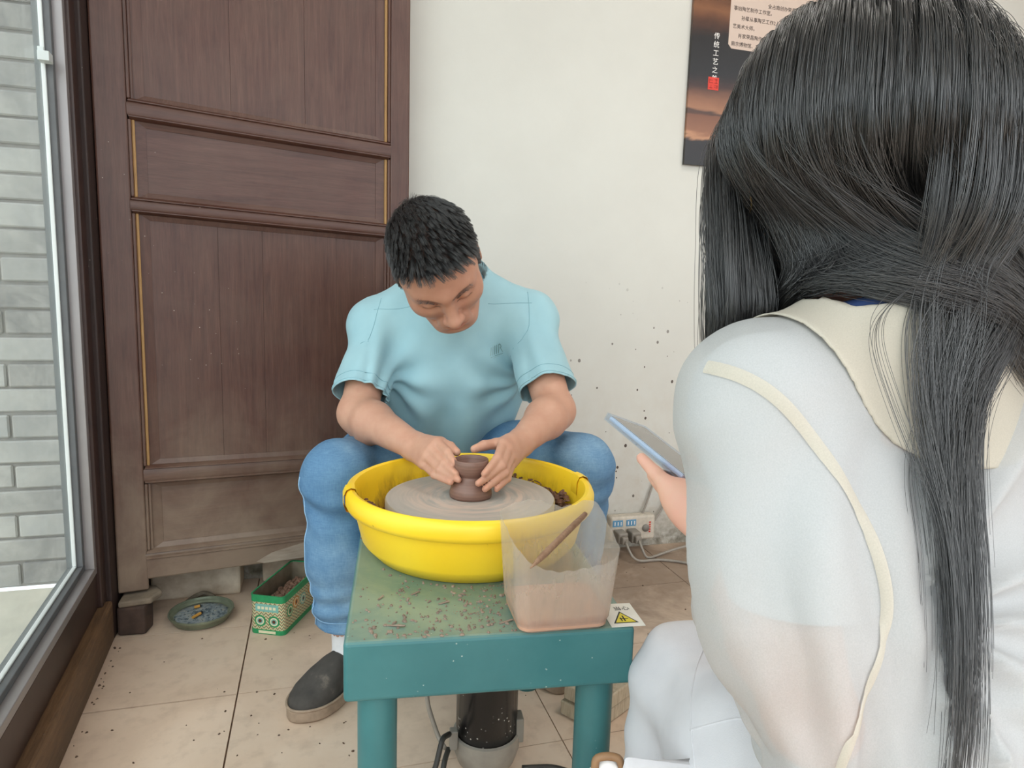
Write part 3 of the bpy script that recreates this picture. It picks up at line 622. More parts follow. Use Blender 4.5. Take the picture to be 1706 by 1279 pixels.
# ---- clay pot being thrown
mc_ = M('wet_clay'); co = mc_.coord('Object', (1, 1, 60)); n1 = mc_.noise(co, 4, 4); n2 = mc_.noise(mc_.coord('Object'), 90, 4)
mc_.base(mc_.ramp(n1, [(0.3, lin('6f5147')), (0.7, lin('8a6a5e'))])); mc_.set(Roughness=0.42); mc_.bump(n1, 0.3, 0.001); M_clay = mc_.m
pot = MB().lathe([(0, 0), (0.0365, 0), (0.0375, 0.004), (0.037, 0.010), (0.0345, 0.018), (0.0295, 0.026), (0.0245, 0.032), (0.0225, 0.0355), (0.0222, 0.0375), (0.0245, 0.0395), (0.0275, 0.044), (0.0298, 0.051), (0.0305, 0.058), (0.0300, 0.0655), (0.0292, 0.067), (0.0282, 0.0655), (0.0275, 0.058), (0.024, 0.047), (0.016, 0.041), (0.0, 0.0395)], 72).build('clay_pot', M_clay, None, True)
pot.location = (WX, WY, 0.4892); tag(pot, 'small brown wet clay bowl on a clay hump at the centre of the turntable', 'pot')

# ---- clay scraps
M_scrap = simple('clay_scraps', '6b4a3b', 0.7, 0.3, 80); M_scrapd = simple('dry_clay_chips', '8c7a6c', 0.85, 0.35, 90)
def crumbs(name, places, mat, smin, smax):
    b = MB()
    for (x, y, z) in places:
        s = rng.uniform(smin, smax); n = 6; a = rng.uniform(0, 6.28); el = rng.uniform(0.4, 1.0)
        ring = [(s*math.cos(q*6.283/n)*rng.uniform(0.7, 1.1), s*el*math.sin(q*6.283/n)*rng.uniform(0.7, 1.1)) for q in range(n)]
        ca, sa = math.cos(a), math.sin(a); h = s*rng.uniform(0.35, 0.8)
        v = [(x+u*ca-w*sa, y+u*sa+w*ca, z) for u, w in ring]+[(x+(u*ca-w*sa)*0.55, y+(u*sa+w*ca)*0.55, z+h) for u, w in ring]
        b.add(v, [tuple(range(n))[::-1], tuple(range(n, 2*n))]+[(i, (i+1) % n, (i+1) % n+n, i+n) for i in range(n)])
    return b.build(name, mat)
def curls(b, c, n, spread, h):
    for _ in range(n):
        x, y = c[0]+rng.normal()*spread[0], c[1]+rng.normal()*spread[1]; z = c[2]+abs(rng.normal())*h; a = rng.uniform(0, 6.28); r = rng.uniform(0.004, 0.011); L = rng.uniform(0.012, 0.035); tilt = rng.uniform(-0.5, 0.5)
        p = [(x+math.cos(a)*L*t+math.sin(a)*r*math.sin(t*5), y+math.sin(a)*L*t-math.cos(a)*r*math.sin(t*5), z+0.004+r*0.6*(1-math.cos(t*4))+tilt*L*t*0.4) for t in np.linspace(0, 1, 7)]
        b.tube(p, np.array([0.0006, 0.0016, 0.002, 0.0022, 0.002, 0.0016, 0.0006])*rng.uniform(0.6, 1.3), 4)
b = MB()
for ang, n, hh in ((0.35, 60, 0.012), (0.55, 60, 0.012), (0.15, 40, 0.010), (0.95, 50, 0.010), (1.25, 30, 0.008), (3.3, 40, 0.008), (3.0, 30, 0.006), (3.6, 20, 0.006), (2.5, 12, 0.004), (-0.3, 20, 0.006)):
    curls(b, (WX+0.170*math.cos(ang), WY+0.170*math.sin(ang), 0.425 if hh < 0.011 else 0.445), n, (0.009, 0.009), hh)
def pan_in(z): return float(np.interp(z-0.4005, [0.005, 0.022, 0.028, 0.080, 0.105, 0.12], [0.165, 0.180, 0.184, 0.1955, 0.1965, 0.20]))
_v = np.array(b.v); _bad = np.array([math.hypot(p[0]-WX, p[1]-WY) > pan_in(p[2])-0.001 or (math.hypot(p[0]-WX, p[1]-WY) < 0.151 and p[2] < 0.491) for p in _v]).reshape(-1, 28).any(1)
b.v = [tuple(p) for p in _v.reshape(-1, 28, 3)[~_bad].reshape(-1, 3)]; b.f = b.f[:len(b.f)//len(_bad)*int((~_bad).sum())]
heap = b.build('clay_trimmings', M_scrap, None, True); tag(heap, 'heap of curled brown clay trimmings inside the yellow pan', 'clay scraps', kind='stuff')
mud = crumbs('clay_mud', [(WX+(0.162+rng.uniform(0, 0.007))*math.cos(a), WY+(0.162+rng.uniform(0, 0.007))*math.sin(a), 0.414+rng.uniform(0, 0.03)) for a in list(rng.normal(0.45, 0.35, 160))+list(rng.normal(3.25, 0.35, 110))+list(rng.uniform(0, 6.28, 60))], M_scrap, 0.003, 0.008)
hp = []
for _ in range(420):
    a_ = rng.normal(0.12, 0.20); r_ = rng.uniform(0.156, 0.184); zt_ = 0.425+0.072*math.exp(-((a_-0.1)/0.25)**2)*((r_-0.15)/0.034)**0.5
    hp.append((WX+r_*math.cos(a_), WY+r_*math.sin(a_), rng.uniform(0.42, zt_)))
for _ in range(160):
    a_ = rng.normal(0.95, 0.16); r_ = rng.uniform(0.157, 0.182); hp.append((WX+r_*math.cos(a_), WY+r_*math.sin(a_), rng.uniform(0.42, 0.486)))
for _ in range(120):
    a_ = rng.normal(3.25, 0.18); r_ = rng.uniform(0.165, 0.184); hp.append((WX+r_*math.cos(a_), WY+r_*math.sin(a_), rng.uniform(0.42, 0.478)))
tag(crumbs('clay_heap', hp, M_scrap, 0.004, 0.009), 'dark brown lumpy clay heap against the inner wall of the yellow pan', 'clay scraps', kind='stuff')
tag(mud, 'lumpy brown clay mud packed around the bottom of the yellow pan', 'clay scraps', kind='stuff')
pl = []
ca, sa = math.cos(math.radians(-6.6)), math.sin(math.radians(-6.6))
def ontable(u, v): return (WX+u*ca-v*sa, WY+u*sa+v*ca, 0.4003)
for _ in range(300):
    u, v = rng.uniform(-0.185, 0.10), -0.318+abs(rng.normal())*0.075
    if math.hypot(u, v) > 0.175: pl.append(ontable(u, v))
for _ in range(60):
    a = rng.uniform(3.6, 5.4); pl.append((WX+0.176*math.cos(a)+rng.normal()*0.008, WY+0.176*math.sin(a)+rng.normal()*0.008, 0.4003))
for _ in range(70): pl.append(ontable(rng.normal(-0.005, 0.03), -0.235+rng.normal()*0.04))
pl = [p for p in pl if math.hypot(p[0]-WX, p[1]-WY) > 0.172]
tag(crumbs('clay_chips', pl, M_scrapd, 0.0008, 0.0042), 'dry pinkish clay chips scattered over the teal table top', 'clay scraps', kind='stuff')
b = MB()
for (u, v, a, L) in ((-0.13, -0.285, -0.4, 0.03), (-0.06, -0.225, 0.1, 0.016), (0.02, -0.29, 0.2, 0.02), (-0.15, -0.2, 0.8, 0.012), (-0.10, -0.19, 0.3, 0.014)):
    q = ontable(u, v); b.tube([(q[0]+math.cos(a)*L*t, q[1]+math.sin(a)*L*t, 0.4015+0.001*math.sin(t*3)) for t in np.linspace(-0.5, 0.5, 6)], 0.0014, 5)
tag(b.build('clay_slivers', M_scrapd), 'thin pale clay slivers on the teal table top', 'clay scraps', kind='stuff')
fp = [(rng.uniform(-0.38, 0.12), rng.uniform(1.0, 1.72), 0.0002) for _ in range(34)]+[(rng.uniform(-0.30, 0.0), rng.uniform(1.15, 1.40), 0.0002) for _ in range(16)]+[(rng.uniform(0.3, 1.0), rng.uniform(1.1, 1.9), 0.0002) for _ in range(40)]+[(xw(y)+rng.uniform(0.004, 0.02), y, 0.0002) for y in rng.uniform(1.1, 1.68, 30)]
tag(crumbs('floor_crumbs', fp, simple('dark_crumbs', '5a4638', 0.9, 0.3, 50), 0.0012, 0.0040), 'dark clay crumbs scattered over the beige floor tiles', 'crumbs', kind='stuff')

# ---- clear plastic tub with a cut edge, slip in it, tool across it
tub = empty('plastic_tub', (0.318, 0.846, 0.4008), math.radians(-4)); tag(tub, 'clouded clear plastic tub with a cut ragged rim on the table corner', 'tub')
def rrect(hx, hy, r, n=6):
    o = []
    for cx_, cy_, a0 in ((hx-r, hy-r, 0), (-hx+r, hy-r, 90), (-hx+r, -hy+r, 180), (hx-r, -hy+r, 270)):
        o += [(cx_+r*math.cos(math.radians(a0+90*i/n)), cy_+r*math.sin(math.radians(a0+90*i/n))) for i in range(n+1)]
    return o
def dens(o, n):
    P = np.array(o+[o[0]]); d = np.r_[0, np.cumsum(np.linalg.norm(np.diff(P, axis=0), axis=1))]; t = np.linspace(0, d[-1], n, endpoint=False); return np.stack([np.interp(t, d, P[:, i]) for i in (0, 1)], 1)
NB = 160; B0 = dens(rrect(0.064, 0.054, 0.016), NB); B1 = dens(rrect(0.074, 0.060, 0.017), NB); Bb = dens(rrect(0.058, 0.048, 0.014), NB)
def rimz(x, y):
    # high back edge, deep cut through the left of the front wall
    f = (0.060-y)/0.12                       # 0 back .. 1 front
    back = 0.142-0.006*math.sin(x*60); front = np.interp(x, [-0.076, -0.06, -0.045, -0.02, 0.0, 0.035, 0.06, 0.076], [0.125, 0.108, 0.097, 0.088, 0.088, 0.092, 0.098, 0.108])
    side = 0.128
    k = min(1, max(0, f)); v = back*(1-k)+front*k
    return v+0.0012*math.sin(x*310+y*170)
mt = M('clouded_plastic'); co = mt.coord('Object'); nz = mt.noise(mt.coord('Object', (14, 14, 3)), 3, 6, 0.65, 0.5); z = mt.sep(co)[2]
clay_m = mt.math('ADD', mt.math('MULTIPLY_ADD', z, -7.0, 0.50), mt.math('MULTIPLY', mt.bw(nz, 0.35, 0.75), 0.45), clamp=True)
col = mt.mix(clay_m, lin('f4f1ec'), lin('e3c4ae')); df = mt.n('ShaderNodeBsdfDiffuse'); mt.l(col, df.inputs[0]); tl = mt.n('ShaderNodeBsdfTranslucent'); mt.l(col, tl.inputs[0]); trp = mt.n('ShaderNodeBsdfTransparent'); trp.inputs[0].default_value = (0.97, 0.96, 0.95, 1)
gls = mt.n('ShaderNodeBsdfGlossy'); gls.inputs['Roughness'].default_value = 0.18
a1 = mt.n('ShaderNodeMixShader'); a1.inputs[0].default_value = 0.6; mt.l(df.outputs[0], a1.inputs[1]); mt.l(tl.outputs[0], a1.inputs[2])
a2 = mt.n('ShaderNodeMixShader'); mt.l(mt.math('MULTIPLY_ADD', clay_m, 0.40, 0.22, clamp=True), a2.inputs[0]); mt.l(trp.outputs[0], a2.inputs[1]); mt.l(a1.outputs[0], a2.inputs[2])
a3 = mt.n('ShaderNodeMixShader'); mt.l(mt.sheen(0.03, 0.4), a3.inputs[0]); mt.l(a2.outputs[0], a3.inputs[1]); mt.l(gls.outputs[0], a3.inputs[2]); mt.l(a3.outputs[0], mt.out.inputs[0])
NZ = 10; v = []; f = []
for off in (1.0, 0.982):
    base = len(v)
    for k in range(NZ+1):
        for i in range(NB):
            t = k/NZ; p = B0[i]+(B1[i]-B0[i])*t; q = p*off if k else p*off
            if k == 0: q = Bb[i]*off if off == 1.0 else B0[i]*off*0.97; zz = 0.0 if off == 1.0 else 0.003
            else: zz = 0.006+(rimz(p[0], p[1])-0.006)*(k/NZ)**1.0
            v.append((q[0], q[1], zz))
    for k in range(NZ):
        for i in range(NB):
            j = (i+1) % NB; f.append((base+k*NB+i, base+k*NB+j, base+(k+1)*NB+j, base+(k+1)*NB+i))
    f.append(tuple(base+i for i in range(NB)))
a, bb = NZ*NB, (NZ+1)*NB+NZ*NB
f += [(a+i, a+(i+1) % NB, bb+(i+1) % NB, bb+i) for i in range(NB)]
MB().add(v, f).build('tub_wall', mt.m, tub, auto=40)
ms_ = M('thin_slip'); ms_.base(lin('c39a82')); ms_.set(Roughness=0.25)
b = MB(); P = B0*0.965; b.add([(x, y, 0.004) for x, y in P]+[(x*1.02, y*1.02, 0.020) for x, y in P], [tuple(range(NB))[::-1], tuple(range(NB, 2*NB))]+[(i, (i+1) % NB, (i+1) % NB+NB, i+NB) for i in range(NB)])
sl_ = b.build('slip_water', ms_.m, None, auto=40); sl_.location = (0.318, 0.846, 0.4008); sl_.rotation_euler = (0, 0, math.radians(-4)); tag(sl_, 'brownish slip water at the bottom of the clear tub', 'water')
tl0, tl1 = at(884, 946, 0.835), at(975, 856, 0.965)
tp = np.linspace(0, 1, 16); pts = [tl0+(tl1-tl0)*t for t in tp]
tool = MB().tube(pts, np.interp(tp, [0, 0.12, 0.2, 0.8, 1], [0.0008, 0.0036, 0.0044, 0.0044, 0.0036]), 12).build('wooden_tool', wood('tool_wood', '80604a', 'a07d63', 'b8957b', (40, 40, 40), 0.6).m, None, True); tag(tool, 'slim brown wooden clay tool lying across the rim of the clear tub', 'tool')

# ================================================================== THE POTTER
def stay(o):
    if o.parent is not None: o.matrix_parent_inverse = Matrix.Translation(-Vector(o.parent.location))
    return o
def skin_mat(name, tone, ruddy):
    m = M(name); co = m.coord('World'); n1 = m.noise(co, 35, 5, 0.6); n2 = m.noise(co, 260, 3, 0.5)
    a = m.attr('paint')[0]; c = m.mix(m.bw(n1, 0.3, 0.7), lin(tone), lin(ruddy)); c = m.mix(1.0, a, c, 'MULTIPLY')
    m.base(c); m.set(Roughness=0.5, Subsurface_Weight=0.12, Subsurface_Scale=0.01); m.b.inputs['Subsurface Radius'].default_value = (1.0, 0.4, 0.25)
    m.b.inputs['Specular IOR Level'].default_value = 0.35
    m.bump(n2, 0.10, 0.0008); return m.m
class Frame:
    """local frame of a head: x to its left, y forward, z up"""
    def __init__(self, o, x, y, z): self.o = np.asarray(o, float); self.R = np.stack([x, y, z], 1)
    def __call__(self, *p): return self.o+self.R @ np.asarray(p, float)
    def inv(self, P): return (np.asarray(P)-self.o) @ self.R
def head_shape(s, H, k=1.0, fem=False):
    E = lambda c, r, kk=0.015, op='+': s.ell(H(*[v*k for v in c]), [v*k for v in r], H.R, kk*k, op)
    Cp = lambda a, b, ra, rb, kk=0.012, op='+': s.cap(H(*[v*k for v in a]), H(*[v*k for v in b]), ra*k, rb*k, kk*k, op)
    E((0, -0.012, 0.036), (0.077, 0.097, 0.088), 0.02); E((0, 0.024, 0.012), (0.069, 0.066, 0.07), 0.03)
    E((0, 0.030, -0.045), (0.057, 0.056, 0.072), 0.03); E((0, 0.068, -0.098), (0.024, 0.02, 0.019), 0.035)
    for q in (-1, 1):
        E((q*0.047, 0.050, -0.026), (0.022, 0.026, 0.022), 0.03); Cp((q*0.058, 0.0, -0.062), (q*0.028, 0.06, -0.098), 0.013, 0.014, 0.03)
    Cp((-0.045, 0.066, 0.021), (0.0, 0.081, 0.018), 0.010, 0.013, 0.02); Cp((0.045, 0.066, 0.021), (0.0, 0.081, 0.018), 0.010, 0.013, 0.02)
    for q in (-1, 1):
        E((q*0.032, 0.094, -0.002), (0.019, 0.018, 0.011), 0.016, '-')
        E((q*0.032, 0.0735, -0.001), (0.0155, 0.0135, 0.0105), 0.006)
        Cp((q*0.047, 0.066, -0.004), (q*0.018, 0.080, -0.005), 0.0025, 0.003, 0.006)
    Cp((0, 0.083, 0.006), (0, 0.108, -0.036), 0.0085, 0.012, 0.014); E((0, 0.109, -0.038), (0.0125, 0.0125, 0.0115), 0.008)
    for q in (-1, 1):
        E((q*0.0135, 0.099, -0.0415), (0.0088, 0.011, 0.0085), 0.007); E((q*0.0065, 0.105, -0.051), (0.0042, 0.006, 0.004), 0.004, '-')
        Cp((q*0.019, 0.088, -0.045), (q*0.034, 0.072, -0.070), 0.0035, 0.003, 0.012, '-')
    E((0, 0.080, -0.068), (0.028, 0.016, 0.022), 0.02)
    Cp((-0.021, 0.084, -0.0685), (0, 0.0955, -0.0645), 0.0042, 0.006, 0.006); Cp((0.021, 0.084, -0.0685), (0, 0.0955, -0.0645), 0.0042, 0.006, 0.006)
    Cp((-0.018, 0.084, -0.0745), (0, 0.093, -0.0775), 0.0045, 0.007, 0.006); Cp((0.018, 0.084, -0.0745), (0, 0.093, -0.0775), 0.0045, 0.007, 0.006)
    Cp((-0.022, 0.089, -0.071), (0, 0.1025, -0.0707), 0.0013, 0.0013, 0.003, '-'); Cp((0.022, 0.089, -0.071), (0, 0.1025, -0.0707), 0.0013, 0.0013, 0.003, '-')
    E((0, 0.093, -0.089), (0.018, 0.008, 0.006), 0.012, '-')
    for q in (-1, 1):
        Re = H.R @ np.array(Matrix.Rotation(q*math.radians(-22), 3, 'Z')) @ np.array(Matrix.Rotation(math.radians(-10), 3, 'X'))
        c = [q*0.079*k, -0.016*k, -0.006*k]
        s.ell(H(*c), [0.0075*k, 0.0185*k, 0.032*k], Re, 0.008*k); s.ell(H(c[0]+q*0.007*k, c[1]+0.003*k, c[2]+0.003*k), [0.006*k, 0.011*k, 0.019*k], Re, 0.004*k, '-')
        s.cap(H(c[0]-q*0.002*k, c[1]+0.014*k, c[2]-0.004*k), H(c[0]-q*0.002*k, c[1]+0.012*k, c[2]-0.012*k), 0.004*k, 0.004*k, 0.004*k)
def hand_shape(s, wrist, mcps, pips, tips, thumb, k=1.0, up=None):
    """palm from the wrist to four knuckles, four fingers with bends, and a thumb chain off the side"""
    r0 = [(0.0098, 0.0086, 0.0076, 0.0066), (0.0100, 0.0088, 0.0078, 0.0067), (0.0095, 0.0084, 0.0073, 0.0063), (0.0085, 0.0073, 0.0064, 0.0056)]
    wrist = np.asarray(wrist, float); mid = (np.asarray(mcps[1])+np.asarray(mcps[2]))/2
    for m in mcps:
        m = np.asarray(m, float); w = wrist+(m-mid)*0.55
        s.cap(w, m, 0.0155*k, 0.0112*k, 0.014*k)
    th = [np.asarray(t, float) for t in thumb]
    s.cap(wrist*0.75+th[0]*0.25, th[0], 0.017*k, 0.0145*k, 0.016*k); s.cap(th[0], th[1], 0.0135*k, 0.0112*k, 0.010*k)
    s.cap(th[1], th[2], 0.0108*k, 0.0100*k, 0.004*k); s.cap(th[2], th[3], 0.0100*k, 0.0080*k, 0.004*k)
    for i in range(4):
        a, b, c = [np.asarray(v[i], float) for v in (mcps, pips, tips)]; d = b+(c-b)*0.48
        if up is not None: d = d+np.asarray(up, float)*0.0018*k
        r = [v*k for v in r0[i]]
        s.cap(a, b, r[0], r[1], 0.0045*k); s.cap(b, d, r[1], r[2], 0.0022*k); s.cap(d, c, r[2], r[3], 0.0008*k)
        s.ell(b, [r[1]*1.08]*3, None, 0.003*k)

# ---- joints (measured from the photograph)
vx = unit(rt*0.955+up*0.296); vd = unit(up*0.955-rt*0.296)
HT = math.radians(62)
hU = unit(vd*math.cos(HT)-fw*math.sin(HT)); hN = unit(-fw*math.cos(HT)-vd*math.sin(HT)); hX = unit(np.cross(hN, hU))*1.0
HK = 1.04
eye = at(745, 500, 1.315); Hm = Frame(eye-hN*0.083*HK, hX, hN, hU)
shR, shL = at(628, 548, 1.60), at(880, 536, 1.585)
elR, elL = at(597, 688, 1.475), at(924, 683, 1.46)
wrR, wrL = at(690, 743, 1.315), at(869, 736, 1.315)
hipc = np.array([0.315, 1.745, 0.415]); hipR, hipL = hipc+[-0.095, 0, 0], hipc+[0.095, -0.01, 0]
knR, anR = np.array([0.040, 1.385, 0.462]), np.array([0.064, 1.400, 0.085])
knL, anL = np.array([0.552, 1.345, 0.470]), np.array([0.545, 1.405, 0.085])
shc = (shR+shL)/2; sx_ = unit(shL-shR); spine = unit(shc-hipc); c7 = at(749, 466, 1.63)
skb = Hm(0, -0.045*HK, -0.045*HK)
man = empty('man_potter', (0.315, 1.745, 0.0)); tag(man, 'seated person in light blue T-shirt and jeans bending over the clay bowl', 'person')

body = Shape()
body.ecap(hipc-spine*0.02, hipc+spine*0.16, (0.155, 0.105), (0.135, 0.095), sx_, 0.05); body.ecap(hipc+spine*0.16, shc-spine*0.10, (0.135, 0.095), (0.155, 0.10), sx_, 0.05)
body.ecap(shc-spine*0.12, shc+spine*0.0, (0.155, 0.10), (0.12, 0.07), sx_, 0.05)
body.cap(shR, shL, 0.045, 0.045, 0.06); body.cap(c7, skb, 0.062, 0.054, 0.03)
for a_, b_, c_ in ((shR, elR, wrR), (shL, elL, wrL)):
    body.cap(a_, b_, 0.050, 0.0395, 0.03); m_ = b_+(c_-b_)*0.28
    body.cap(b_, m_, 0.0385, 0.0415, 0.02); body.cap(m_, c_, 0.0415, 0.0265, 0.02); body.ell(b_+unit(b_-(a_+c_)/2)*0.004, [0.036]*3, None, 0.02)
for h_, k_, a_ in ((hipR, knR, anR), (hipL, knL, anL)):
    body.cap(h_, k_, 0.08, 0.055, 0.04); body.cap(k_, k_+(a_-k_)*0.35, 0.052, 0.052, 0.03); body.cap(k_+(a_-k_)*0.35, a_, 0.052, 0.034, 0.03)
toeR, toeL = np.array([-0.030, 1.310, 0.035]), np.array([0.497, 1.285, 0.035])
for a_, t_ in ((anR, toeR), (anL, toeL)): body.cap(a_-[0, 0, 0.03], t_-[0, 0, 0.008], 0.024, 0.014, 0.012)
head_shape(body, Hm, HK)
# right hand (at the left of the bowl) and left hand
RH = dict(w=wrR, m=[at(729, 737, 1.245), at(719, 748, 1.238), at(711, 760, 1.237), at(706, 773, 1.243)],
          p=[at(746, 754, 1.205), at(740, 772, 1.195), at(734, 783, 1.193), at(724, 791, 1.200)],
          t=[at(757.5, 771, 1.180), at(760, 789, 1.168), at(764, 799, 1.166), at(751, 804, 1.168)],
          th=[at(713, 742, 1.285), at(735, 737, 1.258), at(750, 744, 1.235), at(761, 753, 1.215)])
LH = dict(w=wrL, m=[at(838, 739, 1.240), at(846, 748, 1.240), at(851, 760, 1.243), at(853, 772, 1.250)],
          p=[at(829, 763, 1.192), at(836, 776, 1.187), at(841, 787, 1.190), at(845, 797, 1.200)],
          t=[at(807, 789, 1.155), at(797, 805, 1.152), at(808, 814.5, 1.158), at(827, 815, 1.170)],
          th=[at(850, 738, 1.275), at(826, 739, 1.252), at(806, 742, 1.232), at(790, 748, 1.216)])
for h_ in (RH, LH): hand_shape(body, h_['w'], h_['m'], h_['p'], h_['t'], h_['th'], 0.93, -fw)
fz = 0.0024
V, Q = body.mesh(axis(-0.09, 0.66, 0.007, 0.125, 0.40, fz), axis(1.03, 1.92, 0.007, 1.07, 1.50, fz), axis(0.0, 1.04, 0.007, 0.505, 0.985, fz))
V = lap(V, Q, 2, 0.4)
ob = meshobj('body', V, Q, None, man, True); stay(ob)
# colouring that belongs to the skin: scalp, lips, brows, nails, clay on the fingers
L = Hm.inv(V)/HK; paint = np.ones((len(V), 3)); nrm = vnormals(V, Q)
def near(P, c, r): return np.clip(1-np.linalg.norm((P-np.asarray(c))/np.asarray(r), axis=1), 0, 1)
def blend(mask, col, p=paint): p[:] = p*(1-mask[:, None])+np.asarray(col)*mask[:, None]
inhead = np.linalg.norm(L, axis=1) < 0.17
def hairline(x, y):
    """height above which the scalp carries hair"""
    ax_ = np.abs(x)
    front = np.interp(ax_, [0, 0.03, 0.05, 0.062, 0.075], [0.074, 0.073, 0.066, 0.060, 0.05])
    side = np.interp(y, [-0.12, -0.06, -0.028, -0.020, -0.005, 0.012, 0.024, 0.036, 0.05, 0.08], [-0.055, -0.055, -0.03, 0.018, 0.012, -0.012, 0.0, 0.045, 0.060, 0.072])
    return np.where((y > 0.04) | (ax_ < 0.045), np.where(y > 0.0, front, np.where(ax_ < 0.045, -0.055, side)), side)
hm = np.clip((L[:, 2]-hairline(L[:, 0], L[:, 1]))/0.004+0.5, 0, 1)*inhead*(np.abs(L[:, 0]) < 0.0795)
blend(hm*0.93, (0.045, 0.042, 0.045))
for q in (-1, 1):
    bt = np.zeros(len(V))
    for t in np.linspace(0, 1, 9): bt = np.maximum(bt, np.clip(1.6*near(L, (q*(0.014+0.036*t), 0.088-0.022*t*t, 0.0165+0.0065*math.sin(t*2.4)), (0.007, 0.02, 0.0048*(1-0.4*t))), 0, 1))
    blend(np.clip(bt, 0, 0.62), (0.16, 0.12, 0.11))
    bt = np.zeros(len(V))
    for t in np.linspace(-1, 1, 9): bt = np.maximum(bt, np.clip(2*near(L, (q*(0.032+0.0135*t), 0.083-0.006*abs(t)-0.003*t*1, -0.0075+0.0012*t), (0.004, 0.016, 0.0018)), 0, 1))
    blend(np.clip(bt, 0, 0.8), (0.12, 0.09, 0.08))
blend(0.55*np.clip(2*near(L, (0, 0.092, -0.071), (0.024, 0.024, 0.011)), 0, 1), (0.86, 0.55, 0.52))
blend(0.8*np.clip(2*near(L, (0, 0.100, -0.0707), (0.022, 0.02, 0.0022)), 0, 1), (0.35, 0.22, 0.2))
blend(0.35*np.clip(1.5*near(L, (0, 0.08, -0.095), (0.045, 0.04, 0.028)), 0, 1), (0.72, 0.68, 0.66))
blend(0.25*np.clip(1.5*near(L, (0, 0.095, -0.058), (0.026, 0.02, 0.010)), 0, 1), (0.65, 0.6, 0.58))
face = np.clip(1.4*near(L, (0, 0.03, -0.02), (0.14, 0.16, 0.16)), 0, 1); paint *= 1-face[:, None]*np.array([0.17, 0.25, 0.28])
for h_ in (RH, LH):
    for i in range(4):
        p_, t_ = np.asarray(h_['p'][i]), np.asarray(h_['t'][i]); d = unit(t_-p_)
        nd = unit(-fw*0.75+up*0.5-d*(d@(-fw*0.75+up*0.5))); c_ = t_-d*0.001+nd*0.0066
        u_, w_ = d, np.cross(d, nd); X_ = np.stack([(V-c_)@u_/0.0062, (V-c_)@w_/0.0048, (V-c_)@nd/0.0045], 1)
        mk = np.clip(3*(1-np.linalg.norm(X_, axis=1)), 0, 1); blend(mk*0.8, (1.18, 1.12, 1.10))
        blend(0.25*np.clip(1.5*near(V, h_['p'][i], 0.011), 0, 1), (0.92, 0.72, 0.68)); blend(0.30*np.clip(1.4*near(V, t_, 0.014), 0, 1), (0.90, 0.72, 0.66))
    t_, p_ = np.asarray(h_['th'][3]), np.asarray(h_['th'][2]); d = unit(t_-p_); nd = unit(up*0.9-fw*0.3-d*(d@(up*0.9-fw*0.3))); c_ = t_+nd*0.0078
    X_ = np.stack([(V-c_)@d/0.007, (V-c_)@np.cross(d, nd)/0.0058, (V-c_)@nd/0.0045], 1); blend(0.8*np.clip(3*(1-np.linalg.norm(X_, axis=1)), 0, 1), (1.15, 1.08, 1.05))
setattr_color(ob, 'paint', paint)
ob.data.materials.append(skin_mat('potter_skin', 'c0907a', 'c99c85'))

# hair: short black strands combed forward and to the side
def hair_mat(name, mel=0.96, rough=0.28, red=0.35):
    m = M(name); oi_ = m.n('ShaderNodeHairInfo'); m.base(m.ramp(oi_.outputs['Random'], [(0.0, (0.006, 0.006, 0.0065, 1)), (0.8, (0.018, 0.017, 0.0175, 1)), (1.0, (0.045, 0.041, 0.040, 1))]))
    m.set(Roughness=rough, IOR=1.75); m.b.inputs['Specular IOR Level'].default_value = 0.7; return m.m
    m = bpy.data.materials.new(name); m.use_nodes = True; t = m.node_tree; t.nodes.clear(); o = t.nodes.new('ShaderNodeOutputMaterial'); h = t.nodes.new('ShaderNodeBsdfHairPrincipled')
    h.parametrization = 'MELANIN'; h.inputs['Melanin'].default_value = mel; h.inputs['Melanin Redness'].default_value = red; h.inputs['Roughness'].default_value = rough; h.inputs['Radial Roughness'].default_value = 0.45
    h.inputs['Random Color'].default_value = 0.12; h.inputs['Random Roughness'].default_value = 0.2
    t.links.new(h.outputs[0], o.inputs[0]); return m
M_hair1 = hair_mat('short_black_hair', 0.97, 0.36)
tri_c = V[Q].mean(1); Lc = Hm.inv(tri_c)/HK
mask = (np.linalg.norm(Lc, axis=1) < 0.16) & (np.abs(Lc[:, 0]) < 0.079) & (Lc[:, 2] > hairline(Lc[:, 0], Lc[:, 1]))
ar = np.linalg.norm(np.cross(V[Q[:, 2]]-V[Q[:, 0]], V[Q[:, 3]]-V[Q[:, 1]]), axis=1)*mask
NHR = 15000
pick = rng.choice(len(Q), NHR, p=ar/ar.sum()); u2 = rng.uniform(size=(NHR, 2, 1)); qv = V[Q[pick]]
roots = (qv[:, 0]*(1-u2[:, 0])+qv[:, 1]*u2[:, 0])*(1-u2[:, 1])+(qv[:, 3]*(1-u2[:, 0])+qv[:, 2]*u2[:, 0])*u2[:, 1]
rn = nrm[Q[pick, 0]]; Lr = Hm.inv(roots)/HK
topk = np.clip((Lr[:, 2]-0.035)/0.06, 0, 1); frontk = np.clip((Lr[:, 1]-0.0)/0.06, 0, 1)
length = 0.008+0.026*topk*rng.uniform(0.75, 1.15, NHR)+0.004*frontk
comb_l = np.stack([-0.35*np.ones(NHR)+0.5*Lr[:, 0]/0.07, 0.95*topk+0.25, -0.75*(1-topk)], 1)
comb = comb_l @ Hm.R.T; swirl = np.stack([wav(roots, s_, 55) for s_ in (3, 4, 5)], 1)*0.55
d0 = rn*(0.75+0.25*topk[:, None])+0.35*comb+swirl*0.5+rng.normal(size=(NHR, 3))*0.14
n_ = 6; P_ = roots-rn*0.001; strands = [P_]; d_ = d0/np.linalg.norm(d0, axis=1)[:, None]
